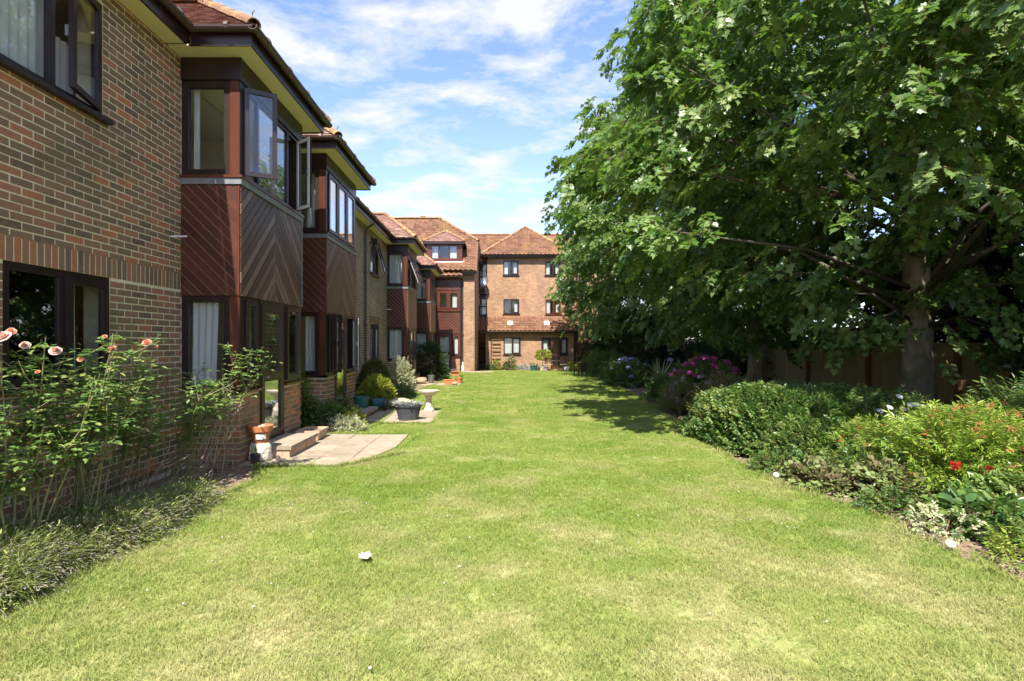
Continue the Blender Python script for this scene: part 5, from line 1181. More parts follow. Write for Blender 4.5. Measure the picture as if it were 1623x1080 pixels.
# daisies
da = blob_bush('daisy_clump', 'clump of tall white daisies in front of the thick trunk', 'daisies', (6.15, 7.9, 0), .38, .3, .75, 'lance_sprig', 330, seed=132, smin=.8, smax=1.2, stems=0)
random.seed(21); dpts = []
def px_at(px, py, Y): return ((px - 788) / 830 * Y, Y, 1.57 - (py - 546) / 830 * Y)
for (px, py) in ((1426, 628), (1396, 651), (1411, 645), (1420, 655), (1432, 648), (1429, 662), (1418, 676), (1443, 641), (1452, 641), (1463, 643), (1388, 650), (1414, 657)):
    Y = 7.4 + random.uniform(-.15, .25); p = V(px_at(px, py, Y)); dpts.append(p)
    q = MB(); q.tube([(p.x * .6 + 6.15 * .4, 7.8, .3), (p.x, p.y + .02, p.z)], .004, 4); q.build('stem', M['greenleaf'], da)
    n_ = V((random.uniform(-.3, .2), -.7, .8)).normalized(); a1 = n_.orthogonal().normalized(); a2 = n_.cross(a1); q = MB()
    for k in range(17):
        an = 2 * math.pi * k / 17; d = a1 * math.cos(an) + a2 * math.sin(an); add_leaf(q, p + d * .010, d - n_ * .12, n_, .036, 'oval', .5, curl=.1)
    fl = q.build('flower', M['petalw'], da); q = MB(); q.lathe([(.012, -.004), (.011, .004), (.006, .008), (.0, .009)], (0, 0, 0), 8)
    q.v = [tuple(p + a1 * v[0] + a2 * v[1] + n_ * v[2]) for v in q.v]; q.build('centre', M['yellowc'], fl)
# bindweed flowers on the grass edge
for i, (x, y, lb) in enumerate([(3.42, 3.96, 'round white bindweed flower lying at the lawn edge, lower right'), (3.22, 6.05, 'small white bindweed flower at the lawn edge before the yellowing shrub')]):
    q = MB(); q.lathe([(.008, -.03), (.012, 0), (.03, .03), (.048, .04), (.046, .043), (.028, .034), (.006, .004)], (0, 0, 0), 18); q.v = [(v[0] * .66 * (1 + .07 * math.cos(5 * math.atan2(v[1], v[0]))), v[1] * .66 * (1 + .07 * math.cos(5 * math.atan2(v[1], v[0]))), v[2]) for v in q.v]; o = q.build('bindweed_flower', M['petalw'], None, smooth=True); o.location = (x, y, .04); o.rotation_euler = (R(35), R(-15), 0); tag(o, lb, 'flower')
for i, (x, y, lb) in enumerate([(-.93, 3.77, 'pale fallen maple leaf lying alone on the lawn'),]):
    q = MB(); add_leaf(q, (0, 0, 0), (.2, 1, 0), (0, 0, 1), .09, 'maple', .5, curl=.0); o = q.build('fallen_leaf', M['stone'], None); o.location = (x - .02, y - .04, .045); o.rotation_euler = (R(12), 0, 0); tag(o, lb, 'leaf')
for i, (x, y) in enumerate([(-.26, 3.6), (-1.42, 3.05), (-.6, 2.47), (-3.0, 2.75)]):
    q = MB(); q.lathe([(0, 0), (.007, .002), (.009, .006), (.0, .005)], (0, 0, 0), 6); o = q.build('fallen_petal', M['petalw'], None); o.location = (x, y, .04)
    tag(o, ['small white petal on the grass right of the fallen maple leaf', 'small white petal on the grass at the lower left', 'small white petal at the bottom edge of the lawn', 'white petal in the lower left corner of the lawn'][i], 'petal')

# ================================================================ LEFT BED: roses, lavender, dry twigs
def rose_bush(label, base, canes, seed, blooms, dead=False, nleaf=11):
    random.seed(seed); t = thing('rose_bush', label, 'rose bush', base); B = V(base); F_ = MB()
    for (tx, ty, tz, lf) in canes:
        tip = V((tx, ty, tz)); s = B + V((random.uniform(-.12, .12), random.uniform(-.15, .15), -.03)); m1 = s.lerp(tip, .45) + V((random.uniform(-.07, .07), random.uniform(-.07, .07), .1)); m2 = s.lerp(tip, .75) + rv(.04)
        q = MB(); pts = [s, m1, m2, tip]; q.tube(pts, [.008, .0065, .0045, .003], 6, random.random())
        for k in range(5 if dead else 3):                 # side twigs
            p = m1.lerp(tip, random.random()); d = V((random.uniform(-1, 1), random.uniform(-1, 1), random.uniform(.1, .9))).normalized(); e = p + d * random.uniform(.12, .3)
            e2 = e + V((d.x, d.y, abs(d.z) + .3)).normalized() * .1
            q.tube([p, e, e2], [.0042, .003, .002], 4, random.random())
            if lf and random.random() < .9: canes_leaf(F_, [p, e, e2], 4 + int(lf * 3))
        q.build('stem', M['drytwig'] if dead else M['rosestem'], t)
        if lf: canes_leaf(F_, [m1, m2, tip], int(nleaf * lf))
    if F_.v: F_.build('foliage', M['roseleaf'], t, kind='stuff')
    for (p, s, m_) in blooms: rose(t, V(p), s, m_)
    return t
def canes_leaf(F_, pts, n):
    for i in range(n):
        k = random.randrange(len(pts) - 1); p = pts[k].lerp(pts[k + 1], random.random()); d = V((random.uniform(-1, 1), random.uniform(-1, 1), random.uniform(-.4, .5))).normalized()
        tt = random.random() ** 1.5
        for j in range(5):                              # a compound leaf of five leaflets
            q = p + d * (.03 + .028 * (j // 2)); sd = d.cross(V((0, 0, 1))).normalized()
            dd = d if j == 4 else (d * .5 + sd * (1 if j % 2 else -1)).normalized()
            add_leaf(F_, q + (d * .03 if j == 4 else V((0, 0, 0))), dd, V((random.uniform(-.3, .3), random.uniform(-.5, .1), 1)), random.uniform(.036, .054), 'oval', tt)
def rose(t, p, s, m_):
    q = MB(); ax = V((random.uniform(-.1, .5), -.6, .6)).normalized(); a1 = ax.orthogonal().normalized(); a2 = ax.cross(a1)
    for ring, (n, r, tilt) in enumerate(((7, .85, .35), (7, .68, .75), (6, .5, 1.05), (5, .34, 1.3), (4, .18, 1.45))):
        for k in range(n):
            an = 2 * math.pi * (k + ring * .4) / n + random.uniform(-.15, .15); d = a1 * math.cos(an) + a2 * math.sin(an); sd = ax.cross(d).normalized()
            vs = []
            for i in range(4):
                v_ = i / 3; rr_ = s * r * (.35 + .65 * v_ * math.cos(tilt * .7)); hh_ = s * (.75 * v_ * math.sin(tilt) - .18 * v_ ** 3)
                w = s * (.2 + .28 * math.sin(math.pi * (.25 + .6 * v_))) * (.5 + r * .6)
                c = p + d * rr_ + ax * hh_
                vs += [c - sd * w - d * w * .35, c + ax * s * .02 * i, c + sd * w - d * w * .35]
            q._add(vs, [(3 * i + j, 3 * i + j + 1, 3 * i + j + 4, 3 * i + j + 3) for i in range(3) for j in range(2)], random.random())
    q.build('bloom', M[m_], t, smooth=True)
rnd = random.Random(77)
def mkcanes(cx, cy, n, hx, hy, z0, z1, lf): return [(cx + rnd.uniform(-hx, hx), cy + rnd.uniform(-hy, hy), rnd.uniform(z0, z1), lf * rnd.uniform(.6, 1.3)) for _ in range(n)]
def bl(px, py, Y): return px_at(px, py, Y)
rose_bush('rose bush with full pale peach blooms at the left edge', (-3.35, 3.62, 0), mkcanes(-3.2, 3.6, 13, .32, .35, .9, 1.5, 1.25) + [(-3.12, 3.62, 1.62, 1.8)], 201,
          [(bl(6, 535, 3.42), .06, 'palepeach'), (bl(18, 526, 3.5), .036, 'peach'), (bl(60, 590, 3.5), .02, 'peach'), (bl(40, 548, 3.6), .04, 'palepeach')])
rose_bush('rose bush with a pale pink bloom and leafy shoots under the brown ground floor window', (-3.35, 4.2, 0), mkcanes(-3.18, 4.15, 13, .3, .32, .9, 1.52, 1.2) + [(-3.08, 4.2, 1.66, 1.8), (-3.05, 4.3, 1.5, 2)], 202,
          [(bl(88, 557, 3.8), .05, 'palepeach'), (bl(166, 534, 4.2), .024, 'peach'), (bl(128, 570, 4.0), .03, 'peach')])
rose_bush('rose bush with two orange-peach blooms against the brick wall', (-3.5, 4.95, 0), mkcanes(-3.3, 4.85, 9, .25, .32, .8, 1.45, 1.3) + [(-3.3, 4.85, 1.58, 2.0)], 203,
          [(bl(178, 554, 4.3), .046, 'peach'), (bl(233, 544, 4.8), .052, 'peach'), (bl(248, 550, 4.9), .02, 'peach')])
rose_bush('half bare climbing rose with dry twigs beside the bay window', (-3.55, 5.75, 0), mkcanes(-3.35, 5.75, 12, .3, .35, .7, 1.4, .7) + [(-2.82, 6.05, 1.52, 2.2), (-2.98, 6.0, 1.45, 2.2), (-2.62, 6.1, 1.44, 1.8)], 204, [], dead=False)
rose_bush('dead bare rose stems in front of the bay base', (-3.45, 6.2, 0), mkcanes(-3.22, 6.15, 11, .32, .2, .6, 1.25, 0), 205, [], dead=True)
def twiggy(label, loc, n, h, r, seed, m_='drytwig'):
    random.seed(seed); t = thing('dry_shrub', label, 'dry shrub', loc); B = V(loc)
    for i in range(n):
        a = random.uniform(0, 6.28); d = V((math.cos(a) * r, math.sin(a) * r, h * random.uniform(.5, 1))); q = MB(); m1 = B + d * .5 + rv(.03); e = B + d
        q.tube([B, m1, e], [.005, .004, .002], 4, random.random())
        for k in range(3):
            p = m1.lerp(e, random.random()); q.tube([p, p + V((random.uniform(-1, 1), random.uniform(-1, 1), random.uniform(0, 1))).normalized() * .07], [.003, .0015], 3, random.random())
        q.build('twig', M[m_], t)
twiggy('small dried-up reddish shrub at the corner of the patio', (-3.42, 6.45, .02), 22, .34, .2, 31)
twiggy('low dead brown plant on the bare soil left of the patio', (-3.5, 5.95, .02), 16, .2, .2, 32)
# lavender: sprawling stems that lean towards the lawn
def lav_mesh(seed, n=90, heads=True):
    random.seed(seed); mb = MB()
    for i in range(n):
        p = V((random.uniform(-.14, .14), random.uniform(-.14, .14), 0)); a = random.uniform(-.9, .9); l = random.uniform(.22, .5); e = random.uniform(.25, 1.1)
        d = V((math.cos(a) * math.cos(e), math.sin(a) * math.cos(e), math.sin(e))); q = p + d * l - V((0, 0, l * .22)); t_ = random.random()
        s_ = d.cross(V((0, 0, 1))).normalized() * .0022; m_ = p + d * l * .55
        mb._add([p - s_, p + s_, m_ + s_, m_ - s_, q], [(0, 1, 2, 3), (3, 2, 4)], t_, 0)
        if random.random() < .30:
            hd = (q - m_).normalized(); b = q
            for k in range(5): add_leaf(mb, b + hd * .009 * k, hd + rv(.6), V((0, 0, 1)) + rv(.4), .014, 'oval', .5, mi=1)
        for k in range(4):
            b = p + d * l * random.uniform(.05, .7); add_leaf(mb, b, d + rv(.6), V((0, 0, 1)), random.uniform(.03, .055), 'lance', t_)
    return mb.mesh('lavender', [M['lavleaf'], M['lavhead']])
proto_set('lavender_tuft', [lav_mesh(300 + i) for i in range(5)])
def lavender(label, cx, cy, rx_, ry_, n, seed, h=.16):
    g = np.random.default_rng(seed); t = thing('lavender', label, 'lavender', (cx, cy, 0))
    a = g.uniform(0, 6.28, n); r = np.sqrt(g.random(n)); x = cx + np.cos(a) * r * rx_; y = cy + np.sin(a) * r * ry_
    z = .0 + h * (1 - r ** 2)
    scatter('stems', 'lavender_tuft', np.stack([x, y, z], 1), np.stack([g.normal(size=n) * .15, g.normal(size=n) * .15 + .05, g.normal(size=n) * .7 - .25], 1), .5 + .42 * g.random(n), t, kind='stuff')
lavender('sprawling faded lavender at the left edge, nearest the viewpoint', -3.38, 3.35, .42, .55, 190, 1, .12)
lavender('broad sprawl of faded lavender along the lawn under the rose bushes', -3.25, 4.2, .36, .5, 180, 2, .10)
lavender('last clump of lavender before the bare soil by the bay window', -3.12, 4.95, .22, .3, 60, 3, .04)
# long seed stalks rising over the lavender
random.seed(12); tall = thing('seeding_grass', 'pale seeding stalks leaning out over the lavender', 'grass plant', (-3.5, 4.9, 0)); mb = MB()
for i in range(34):
    p = V((random.uniform(-3.75, -3.35), random.uniform(3.6, 5.6), 0)); q_ = p + V((random.uniform(.05, .5), random.uniform(-.2, .3), random.uniform(.3, .5)))
    mb.tube([p, p.lerp(q_, .6) + V((0, 0, .08)), q_], [.003, .0025, .002], 3, random.random()); mb.tube([q_, q_ + (q_ - p).normalized() * .05], [.006, .003], 4, .9)
mb.build('stalks', M['drytwig'], tall, kind='stuff')

# plants along the left wing
blob_bush('low_shrub', 'bright green low shrub between the two patios', 'shrub', (-3.35, 9.95, 0), .50, .40, .42, 'green_sprig', 1100, seed=141, zmin=.02, smin=.8)
blob_bush('yellow_shrub', 'small yellow-green shrub at the lawn edge between the two patios', 'shrub', (-2.78, 10.0, 0), .24, .2, .32, 'yellow_sprig', 320, seed=142, zmin=.02, smin=.7, smax=1)
blob_bush('variegated_plant', 'cream and green variegated plant spilling onto the lawn between the two patios', 'plant', (-2.75, 9.5, 0), .38, .22, .2, 'varieg_sprig', 330, seed=143, zmin=.01, smin=.6, smax=.9)
blob_bush('dark_climber', 'dark green leafy climber at the brick foot of the second bay', 'plant', (-3.75, 9.75, 0), .30, .22, 1.0, 'green_sprig', 380, seed=144, smin=1, smax=1.5)
blob_bush('clipped_shrub', 'clipped dome-shaped olive green shrub beside the downpipe', 'shrub', (-3.28, 14.0, 0), .46, .55, 1.12, 'box_sprig', 3600, seed=145, shell=.85, zmin=.1, lump=.08)
blob_bush('golden_shrub', 'low golden-green shrub in front of the clipped dome', 'shrub', (-2.98, 12.95, 0), .42, .36, .72, 'yellow_sprig', 1500, seed=146, shell=.8, lump=.1)
vg = blob_bush('variegated_shrub', 'upright cream variegated shrub below the third bay', 'shrub', (-3.15, 17.0, 0), .42, .4, .98, 'varieg_sprig', 1500, seed=147, shell=.5, lump=.35)
blob_bush('low_grey_plant', 'dark low plant spreading at the foot of the variegated shrub', 'plant', (-2.9, 15.6, 0), .45, .6, .3, 'green_sprig', 500, seed=148, zmin=.02)
blob_bush('camellia', 'large glossy dark green bush in front of the farthest bay', 'bush', (-3.0, 23.2, 0), .72, .72, 1.55, 'dark_sprig', 900, seed=149, smin=.6, smax=1, shell=.7, lump=.12)
blob_bush('leafy_plant', 'small green and pink plant at the door of the second bay', 'plant', (-3.12, 10.75, 0), .2, .2, .45, 'bronze_sprig', 160, seed=150)
# ================================================================ POTS AND ORNAMENTS
def pot(mb, c, r0, r1, h, rim=.02, wall=.015, seg=24):
    mb.lathe([(r0, 0), (r1 - .0, h - rim * 1.6), (r1 + rim * .6, h - rim * 1.5), (r1 + rim * .7, h), (r1 - wall, h), (r0 - wall, .03), (.0, .03)], c, seg)
st = thing('door_step', 'concrete and brick step below the glazed door of the nearest bay', 'step', (-3.06, 7.65, 0))
mb = MB(); mb.box(-3.30, -2.80, 7.12, 8.18, .135, .185); mb.build('step_slab', M['slab'], st)
for i in range(5):
    mb = MB(); mb.box(-2.93, -2.83, 7.14 + i * .208, 7.14 + i * .208 + .2, .02, .133, tint=.3); mb.build('brick', M['paleterra'], st)
mb = MB(); mb.box(-3.3, -2.935, 7.14, 7.24, .02, .133); mb.build('brick', M['paleterra'], st)
st2 = thing('door_step', 'low grey slab step below the door of the second bay', 'step', (-3.02, 11.4, 0)); mb = MB(); mb.box(-3.3, -2.72, 10.95, 12.0, .09, .15); mb.build('step_slab', M['slab'], st2); mb = MB(); mb.box(-3.28, -2.76, 11.0, 11.96, .0, .089); mb.build('step_base', M['brick_far'], st2)
pc = (-3.16, 7.0, .03)
p1 = thing('upturned_pot', 'pale upturned pot used as a stand beside the step', 'pot', pc); mb = MB(); mb.lathe([(.145, 0), (.15, .03), (.12, .23), (.0, .23)], pc, 28); mb.build('body', M['stone'], p1, smooth=True)
pc2 = (-3.16, 7.0, .262); p2 = thing('terracotta_pot', 'orange terracotta pot with a white label standing on the upturned pot', 'pot', pc2)
mb = MB(); mb.lathe([(.095, 0), (.125, .15), (.15, .152), (.158, .225), (.14, .228), (.09, .03), (0, .03)], pc2, 28); mb.build('body', M['terracotta'], p2, smooth=False)
mb = MB(); 
for i in range(6):
    a0, a1 = R(-95 + i * 10), R(-85 + i * 10)
    mb._add([(pc2[0] + .121 * math.cos(a0), pc2[1] + .121 * math.sin(a0), pc2[2] + .055), (pc2[0] + .121 * math.cos(a1), pc2[1] + .121 * math.sin(a1), pc2[2] + .055), (pc2[0] + .130 * math.cos(a1), pc2[1] + .130 * math.sin(a1), pc2[2] + .125), (pc2[0] + .130 * math.cos(a0), pc2[1] + .130 * math.sin(a0), pc2[2] + .125)], [(0, 1, 2, 3)])
mb.build('label', M['white'], p2)
mb = MB(); mb.lathe([(0, 0), (.135, 0), (.11, .014), (0, .02)], (pc2[0], pc2[1], pc2[2] + .2), 16); mb.build('soil', M['soil'], p2)
random.seed(2)
for i, (mm_, dx_, dy_, r_, lb) in enumerate([('stone', .05, -.05, .035, 'pale pebble on top of the terracotta pot'), ('blackpot', -.04, -.07, .03, 'dark pebble on top of the terracotta pot'), ('petalw', .02, -.09, .017, 'small white stone on the rim of the terracotta pot')]):
    q = MB(); q.lathe([(0, -.5), (.7, -.35), (1, 0), (.65, .4), (0, .5)], (0, 0, 0), 10); q.v = [(pc2[0] + dx_ + v[0] * r_, pc2[1] + dy_ + v[1] * r_ * .8, pc2[2] + .225 + v[2] * r_ * 1.1) for v in q.v]; o = q.build('pebble', M[mm_], None, smooth=True); tag(o, lb, 'pebble')
p3 = thing('seedling_pot', 'small black plastic pot with a green shoot at the corner of the patio', 'pot', (-3.13, 6.78, .03)); mb = MB(); pot(mb, (-3.13, 6.78, .03), .045, .06, .12, .008, .006); mb.build('body', M['blackpot'], p3, smooth=False)
mb = MB(); mb.lathe([(0, 0), (.05, 0), (0, .01)], (-3.13, 6.78, .13), 10); mb.build('soil', M['soil'], p3)
for a in (0, 1.4, 2.6, 4.2):
    mb = MB(); add_leaf(mb, (-3.13, 6.78, .14), (math.cos(a) * .3, math.sin(a) * .3, 1), (math.cos(a), math.sin(a), .2), .13, 'lance', .3, curl=.3); mb.build('leaf', M['greenleaf'], p3)
def trough(name, label, c, lx_, ly_, h, m_, soil=True, cat='planter'):
    t = thing(name, label, cat, c); x, y, z = c; mb = MB(); ta = .86
    o = [(x + sx * lx_ / 2 * k, y + sy * ly_ / 2 * k, z + zz) for (k, zz) in ((ta, 0), (1, h)) for sx, sy in ((-1, -1), (1, -1), (1, 1), (-1, 1))]
    i_ = [(x + sx * (lx_ / 2 * k - .02), y + sy * (ly_ / 2 * k - .02), z + zz) for (k, zz) in ((1, h), (ta + .08, h * .5)) for sx, sy in ((-1, -1), (1, -1), (1, 1), (-1, 1))]
    fs = [(3, 2, 1, 0)] + [(k, (k + 1) % 4, 4 + (k + 1) % 4, 4 + k) for k in range(4)] + [(4 + k, 4 + (k + 1) % 4, 8 + (k + 1) % 4, 8 + k) for k in range(4)] + [(8 + k, 8 + (k + 1) % 4, 12 + (k + 1) % 4, 12 + k) for k in range(4)] + [(12, 13, 14, 15)]
    mb._add(o + i_, fs); mb.build('body', M[m_], t)
    mb = MB(); mb.box(x - lx_ / 2 - .008, x + lx_ / 2 + .008, y - ly_ / 2 - .008, y - ly_ / 2 + .012, z + h - .03, z + h + .004); mb.box(x - lx_ / 2 - .008, x + lx_ / 2 + .008, y + ly_ / 2 - .012, y + ly_ / 2 + .008, z + h - .03, z + h + .004)
    mb.box(x - lx_ / 2 - .008, x - lx_ / 2 + .012, y - ly_ / 2 + .012, y + ly_ / 2 - .012, z + h - .03, z + h + .004); mb.box(x + lx_ / 2 - .012, x + lx_ / 2 + .008, y - ly_ / 2 + .012, y + ly_ / 2 - .012, z + h - .03, z + h + .004); mb.build('rim', M[m_], t)
    if soil: mb = MB(); mb.box(x - lx_ / 2 * .9, x + lx_ / 2 * .9, y - ly_ / 2 * .85, y + ly_ / 2 * .85, z + h * .6, z + h * .8); mb.build('soil', M['soil'], t)
    return t
trough('trough_planter', 'pale terracotta trough of bare soil beside the step', (-3.03, 8.6, .03), .36, .46, .15, 'paleterra')
# tub on patio two
tb = thing('tub_planter', 'oval slate-grey tub of silver plants standing on the second patio', 'planter', (-1.82, 10.72, .03))
mb = MB(); mb.lathe([(.175, 0), (.235, .27), (.26, .272), (.265, .325), (.245, .325), (.17, .05), (0, .05)], (-1.82, 10.72, .03), 36, sx=1.08, sy=.85); mb.build('body', M['greytub'], tb)
mb = MB(); mb.lathe([(0, .27), (.24, .27), (.0, .29)], (-1.82, 10.72, .03), 20, sx=1.05, sy=.83); mb.build('soil', M['soil'], tb)
mb = MB()
for k in range(36):
    a = 2 * math.pi * k / 36
    mb.tube([(-1.82 + .178 * 1.08 * math.cos(a), 10.72 + .178 * .85 * math.sin(a), .04), (-1.82 + .236 * 1.08 * math.cos(a), 10.72 + .236 * .85 * math.sin(a), .295)], .006, 4)
mb.build('ribs', M['greytub'], tb)
g = np.random.default_rng(4); n = 150; a = g.uniform(0, 6.28, n); r = np.sqrt(g.random(n)) * .25
scatter('foliage', 'silver_sprig', np.stack([-1.82 + np.cos(a) * r * 1.05, 10.72 + np.sin(a) * r * .8, .34 + .04 * g.random(n)], 1), np.stack([g.normal(size=n) * .4, -g.random(n) * .9, a], 1), .6 + .4 * g.random(n), tb, kind='stuff')
# bird bath
bb = thing('bird_bath', 'pale stone bird bath on a waisted pedestal at the patio edge', 'bird bath', (-1.58, 12.1, .03)); c = (-1.58, 12.1, .03)
mb = MB(); mb.lathe([(.13, 0), (.13, .035), (.105, .05), (.085, .09), (.065, .2), (.06, .28), (.075, .32), (.09, .34), (0, .34)], c, 8); mb.build('pedestal', M['stone'], bb)
mb = MB(); mb.lathe([(.07, .342), (.11, .37), (.19, .43), (.235, .445), (.245, .475), (.215, .475), (.15, .445), (0, .43)], c, 28); mb.build('bowl', M['stone'], bb, smooth=False)
# lying sack, green tub, hose cart, verdigris bird
sk = thing('garden_sack', 'tan sack lying on its side with a bunched pale end, by the golden shrub', 'sack', (-2.5, 12.75, .03)); mb = MB(); vs = []; ax = V((1, -.12, 0)).normalized(); s1 = V((0, 0, 1)); s2 = ax.cross(s1); K = 16
prof = [(-.40, .05), (-.385, .12), (-.34, .115), (-.30, .07), (-.22, .105), (-.05, .135), (.15, .14), (.28, .12), (.34, .07), (.36, .01)]
for x_, r_ in prof:
    for k in range(K):
        an = 2 * math.pi * k / K; rr_ = r_ * (1 + .14 * noise.noise(V((x_ * 6, math.cos(an) * 1.5, math.sin(an) * 1.5)))); p = V((-2.42, 12.75, .14)) + ax * x_ + s2 * math.cos(an) * rr_ + s1 * math.sin(an) * rr_ * .85; vs.append(p)
mb._add(vs, [(i * K + k, i * K + (k + 1) % K, (i + 1) * K + (k + 1) % K, (i + 1) * K + k) for i in range(len(prof) - 1) for k in range(K)] + [tuple(range(K))[::-1]]); mb.build('body', M['tan'], sk, smooth=True)
mb = MB(); 
for k in range(9):
    an = 2 * math.pi * k / 9; d = s2 * math.cos(an) + s1 * math.sin(an); p = V((-2.42, 12.75, .14)) - ax * .37; add_leaf(mb, p, d * .9 - ax * .5, ax, .10, 'round', .5)
mb.build('ruffle', M['petalw'], sk)
gt = thing('green_tub', 'teal plastic tub standing on the step of the second bay', 'tub', (-3.05, 11.75, .15)); mb = MB(); mb.lathe([(.14, 0), (.17, .22), (.18, .22), (.18, .25), (.16, .25), (.13, .03), (0, .03)], (-3.05, 11.75, .15), 20); mb.build('body', M['teal'], gt); mb = MB(); mb.lathe([(0, 0), (.155, 0), (0, .012)], (-3.05, 11.75, .37), 14); mb.build('soil', M['soil'], gt)
hc = thing('hose_reel', 'dark green garden hose reel on its stand next to the teal tub', 'hose reel', (-2.74, 12.2, .03))
for sx in (-.14, .14):
    mb = MB(); pts = [(-2.74 + sx, 12.2 + .15 * math.cos(a), .2 + .15 * math.sin(a)) for a in [2 * math.pi * k / 14 for k in range(15)]]; mb.tube(pts, .014, 6, caps=False); mb.tube([(-2.74 + sx, 12.05, .03), (-2.74 + sx, 12.2, .2), (-2.74 + sx, 12.35, .03)], .012, 6); mb.build('side_frame', M['blackpot'], hc)
mb = MB(); mb.tube([(-2.88, 12.2, .2), (-2.6, 12.2, .2)], .11, 18); mb.build('hose_coil', M['teal'], hc)
vb = thing('bird_figurine', 'pale green metal bird figurine at the corner of the step', 'figurine', (-2.98, 10.75, .03)); c = (-2.98, 10.75, .03)
mb = MB(); mb.lathe([(.045, 0), (.05, .02), (.035, .04), (.055, .12), (.062, .18), (.045, .24), (.04, .26), (0, .27)], c, 12, sx=1.2, sy=.9); mb.build('body', M['verdigris'], vb, smooth=True)
mb = MB(); mb.lathe([(0, -.05), (.04, -.035), (.055, 0), (.04, .03), (0, .045)], (c[0] - .02, c[1], c[2] + .29), 12, sx=1.3); mb.tube([(c[0] - .07, c[1], c[2] + .285), (c[0] - .14, c[1] - .02, c[2] + .26)], [.018, .004], 6); mb.tube([(c[0] + .04, c[1], c[2] + .1), (c[0] + .12, c[1] + .02, c[2] + .02)], [.03, .012], 6); mb.build('head', M['verdigris'], vb, smooth=True)
# pots below the third bay and on patio three
def simple_pot(label, c, r, h, m_, key=None, n=0, name='terracotta_pot', squat=False):
    t = thing(name, label, 'pot', c); mb = MB()
    if squat: mb.lathe([(r * .5, 0), (r * .95, h * .35), (r, h * .7), (r * .85, h * .95), (r * .9, h), (r * .75, h), (r * .4, h * .2), (0, h * .2)], c, 20)
    else: pot(mb, c, r * .75, r, h)
    mb.build('body', M[m_], t); mb = MB(); mb.lathe([(0, 0), (r * .8, 0), (0, .01)], (c[0], c[1], c[2] + h * .8), 12); mb.build('soil', M['soil'], t)
    if key:
        g = np.random.default_rng(int(r * 1000) + n); a = g.uniform(0, 6.28, n); rr_ = np.sqrt(g.random(n)) * r * .9
        scatter('foliage', key, np.stack([c[0] + np.cos(a) * rr_, c[1] + np.sin(a) * rr_, c[2] + h * .95 + .08 * g.random(n)], 1), np.stack([g.normal(size=n) * .4, -g.random(n) * 1.2, a], 1), .7 + .5 * g.random(n), t, kind='stuff')
    return t
trough('trough_planter', 'square terracotta trough at the foot of the third bay', (-3.35, 20.4, 0), .42, .32, .2, 'terracotta')
simple_pot('round-bellied terracotta bowl beside the terracotta trough', (-2.98, 20.6, .02), .22, .24, 'paleterra', squat=True)
simple_pot('small grey metal churn pot beside the terracotta bowl', (-2.68, 21.2, .02), .14, .3, 'metalgrey', name='grey_pot')
simple_pot('small terracotta pot with seedlings behind the trough at the third bay', (-3.3, 21.4, 0), .13, .3, 'terracotta', 'silver_sprig', 20)
trough('trough_planter', 'terracotta trough on the far small patio beside the lawn', (-1.85, 20.2, .03), .42, .24, .18, 'terracotta')
simple_pot('terracotta pot with a trailing plant on the far small patio', (-1.52, 20.9, .03), .15, .2, 'terracotta', 'green_sprig', 14)
simple_pot('low terracotta bowl lying in front of the far trough', (-1.62, 20.0, .03), .12, .1, 'paleterra', squat=True)
trough('trough_planter', 'long brick-red trough near the herringbone wing', (-2.72, 25.6, 0), .55, .3, .26, 'terracotta')
trough('trough_planter', 'second brick-red trough next to the long one', (-2.05, 25.7, 0), .42, .3, .26, 'terracotta')
ps = thing('plant_stand', 'small grey metal stand between the brick-red troughs', 'stand', (-2.37, 25.5, 0))
for dx_ in (-.06, .06):
    mb = MB(); mb.tube([(-2.37 + dx_, 25.5, 0), (-2.37 + dx_, 25.5, .36)], .012, 5); mb.build('leg', M['metalgrey'], ps)
mb = MB(); mb.box(-2.75, -1.9, 25.42, 25.44, .33, .37); mb.build('rail', M['metalgrey'], ps)
sg = thing('garden_statuette', 'small white statuette at the foot of the brick pier', 'statuette', (-1.98, 30.2, 0)); mb = MB(); mb.lathe([(.10, 0), (.10, .05), (.07, .08), (.11, .22), (.08, .36), (.04, .42), (.06, .47), (.055, .53), (0, .57)], (-1.98, 30.2, 0), 12); mb.build('figure', M['stone'], sg, smooth=True)
# far garden: trellis, climbers, pots, table and chairs, armchair
g3 = gz(36.3)
tl = thing('trellis', 'brown wooden trellis panel on the far brick wall left of the lace-curtained window', 'trellis', (-.05, 36.45, g3))
for i in range(6):
    mb = MB(); z = .55 + i * .26; mb.box(-.36, .26, 36.42, 36.45, z + (.03 if i % 2 else 0), z + .07); mb.build('slat', M['post'], tl)
for x in (-.3, .2): mb = MB(); mb.box(x - .02, x + .02, 36.451, 36.48, -.2, 2.0); mb.build('upright', M['post'], tl)
for i, (x, y, a, h, key, lb) in enumerate([(-.05, 36.1, .26, .75, 'yellow_sprig', 'light green climber at the foot of the trellis'), (1.0, 36.0, .3, 1.0, 'green_sprig', 'upright green plant under the lace-curtained window'), (.62, 35.9, .2, .5, 'bronze_sprig', 'reddish plant between the trellis climber and the upright plant'), (1.8, 35.9, .5, .4, 'silver_sprig', 'low grey lavender-like mound by the far wall'), (4.95, 35.0, .6, .55, 'yellow_sprig', 'low yellow-green bush right of the table and chairs'), (-.45, 36.0, .25, .3, 'green_sprig', 'small green plant beside the passage')]):
    blob_bush('border_plant', lb, 'plant', (x, y, gz(y)), a, a * .8, h, key, int(500 * a + 100), seed=160 + i, smin=1, smax=1.6)
t = simple_pot('blue glazed pot with a spiky plant by the far wall', (2.45, 35.0, gz(35)), .25, .36, 'teal', 'lance_sprig', 40, name='blue_pot')
t = simple_pot('pale pot with a leggy yellow-green bush beside the far garden door', (3.05, 35.4, gz(35.4)), .2, .3, 'stone', name='pale_pot')
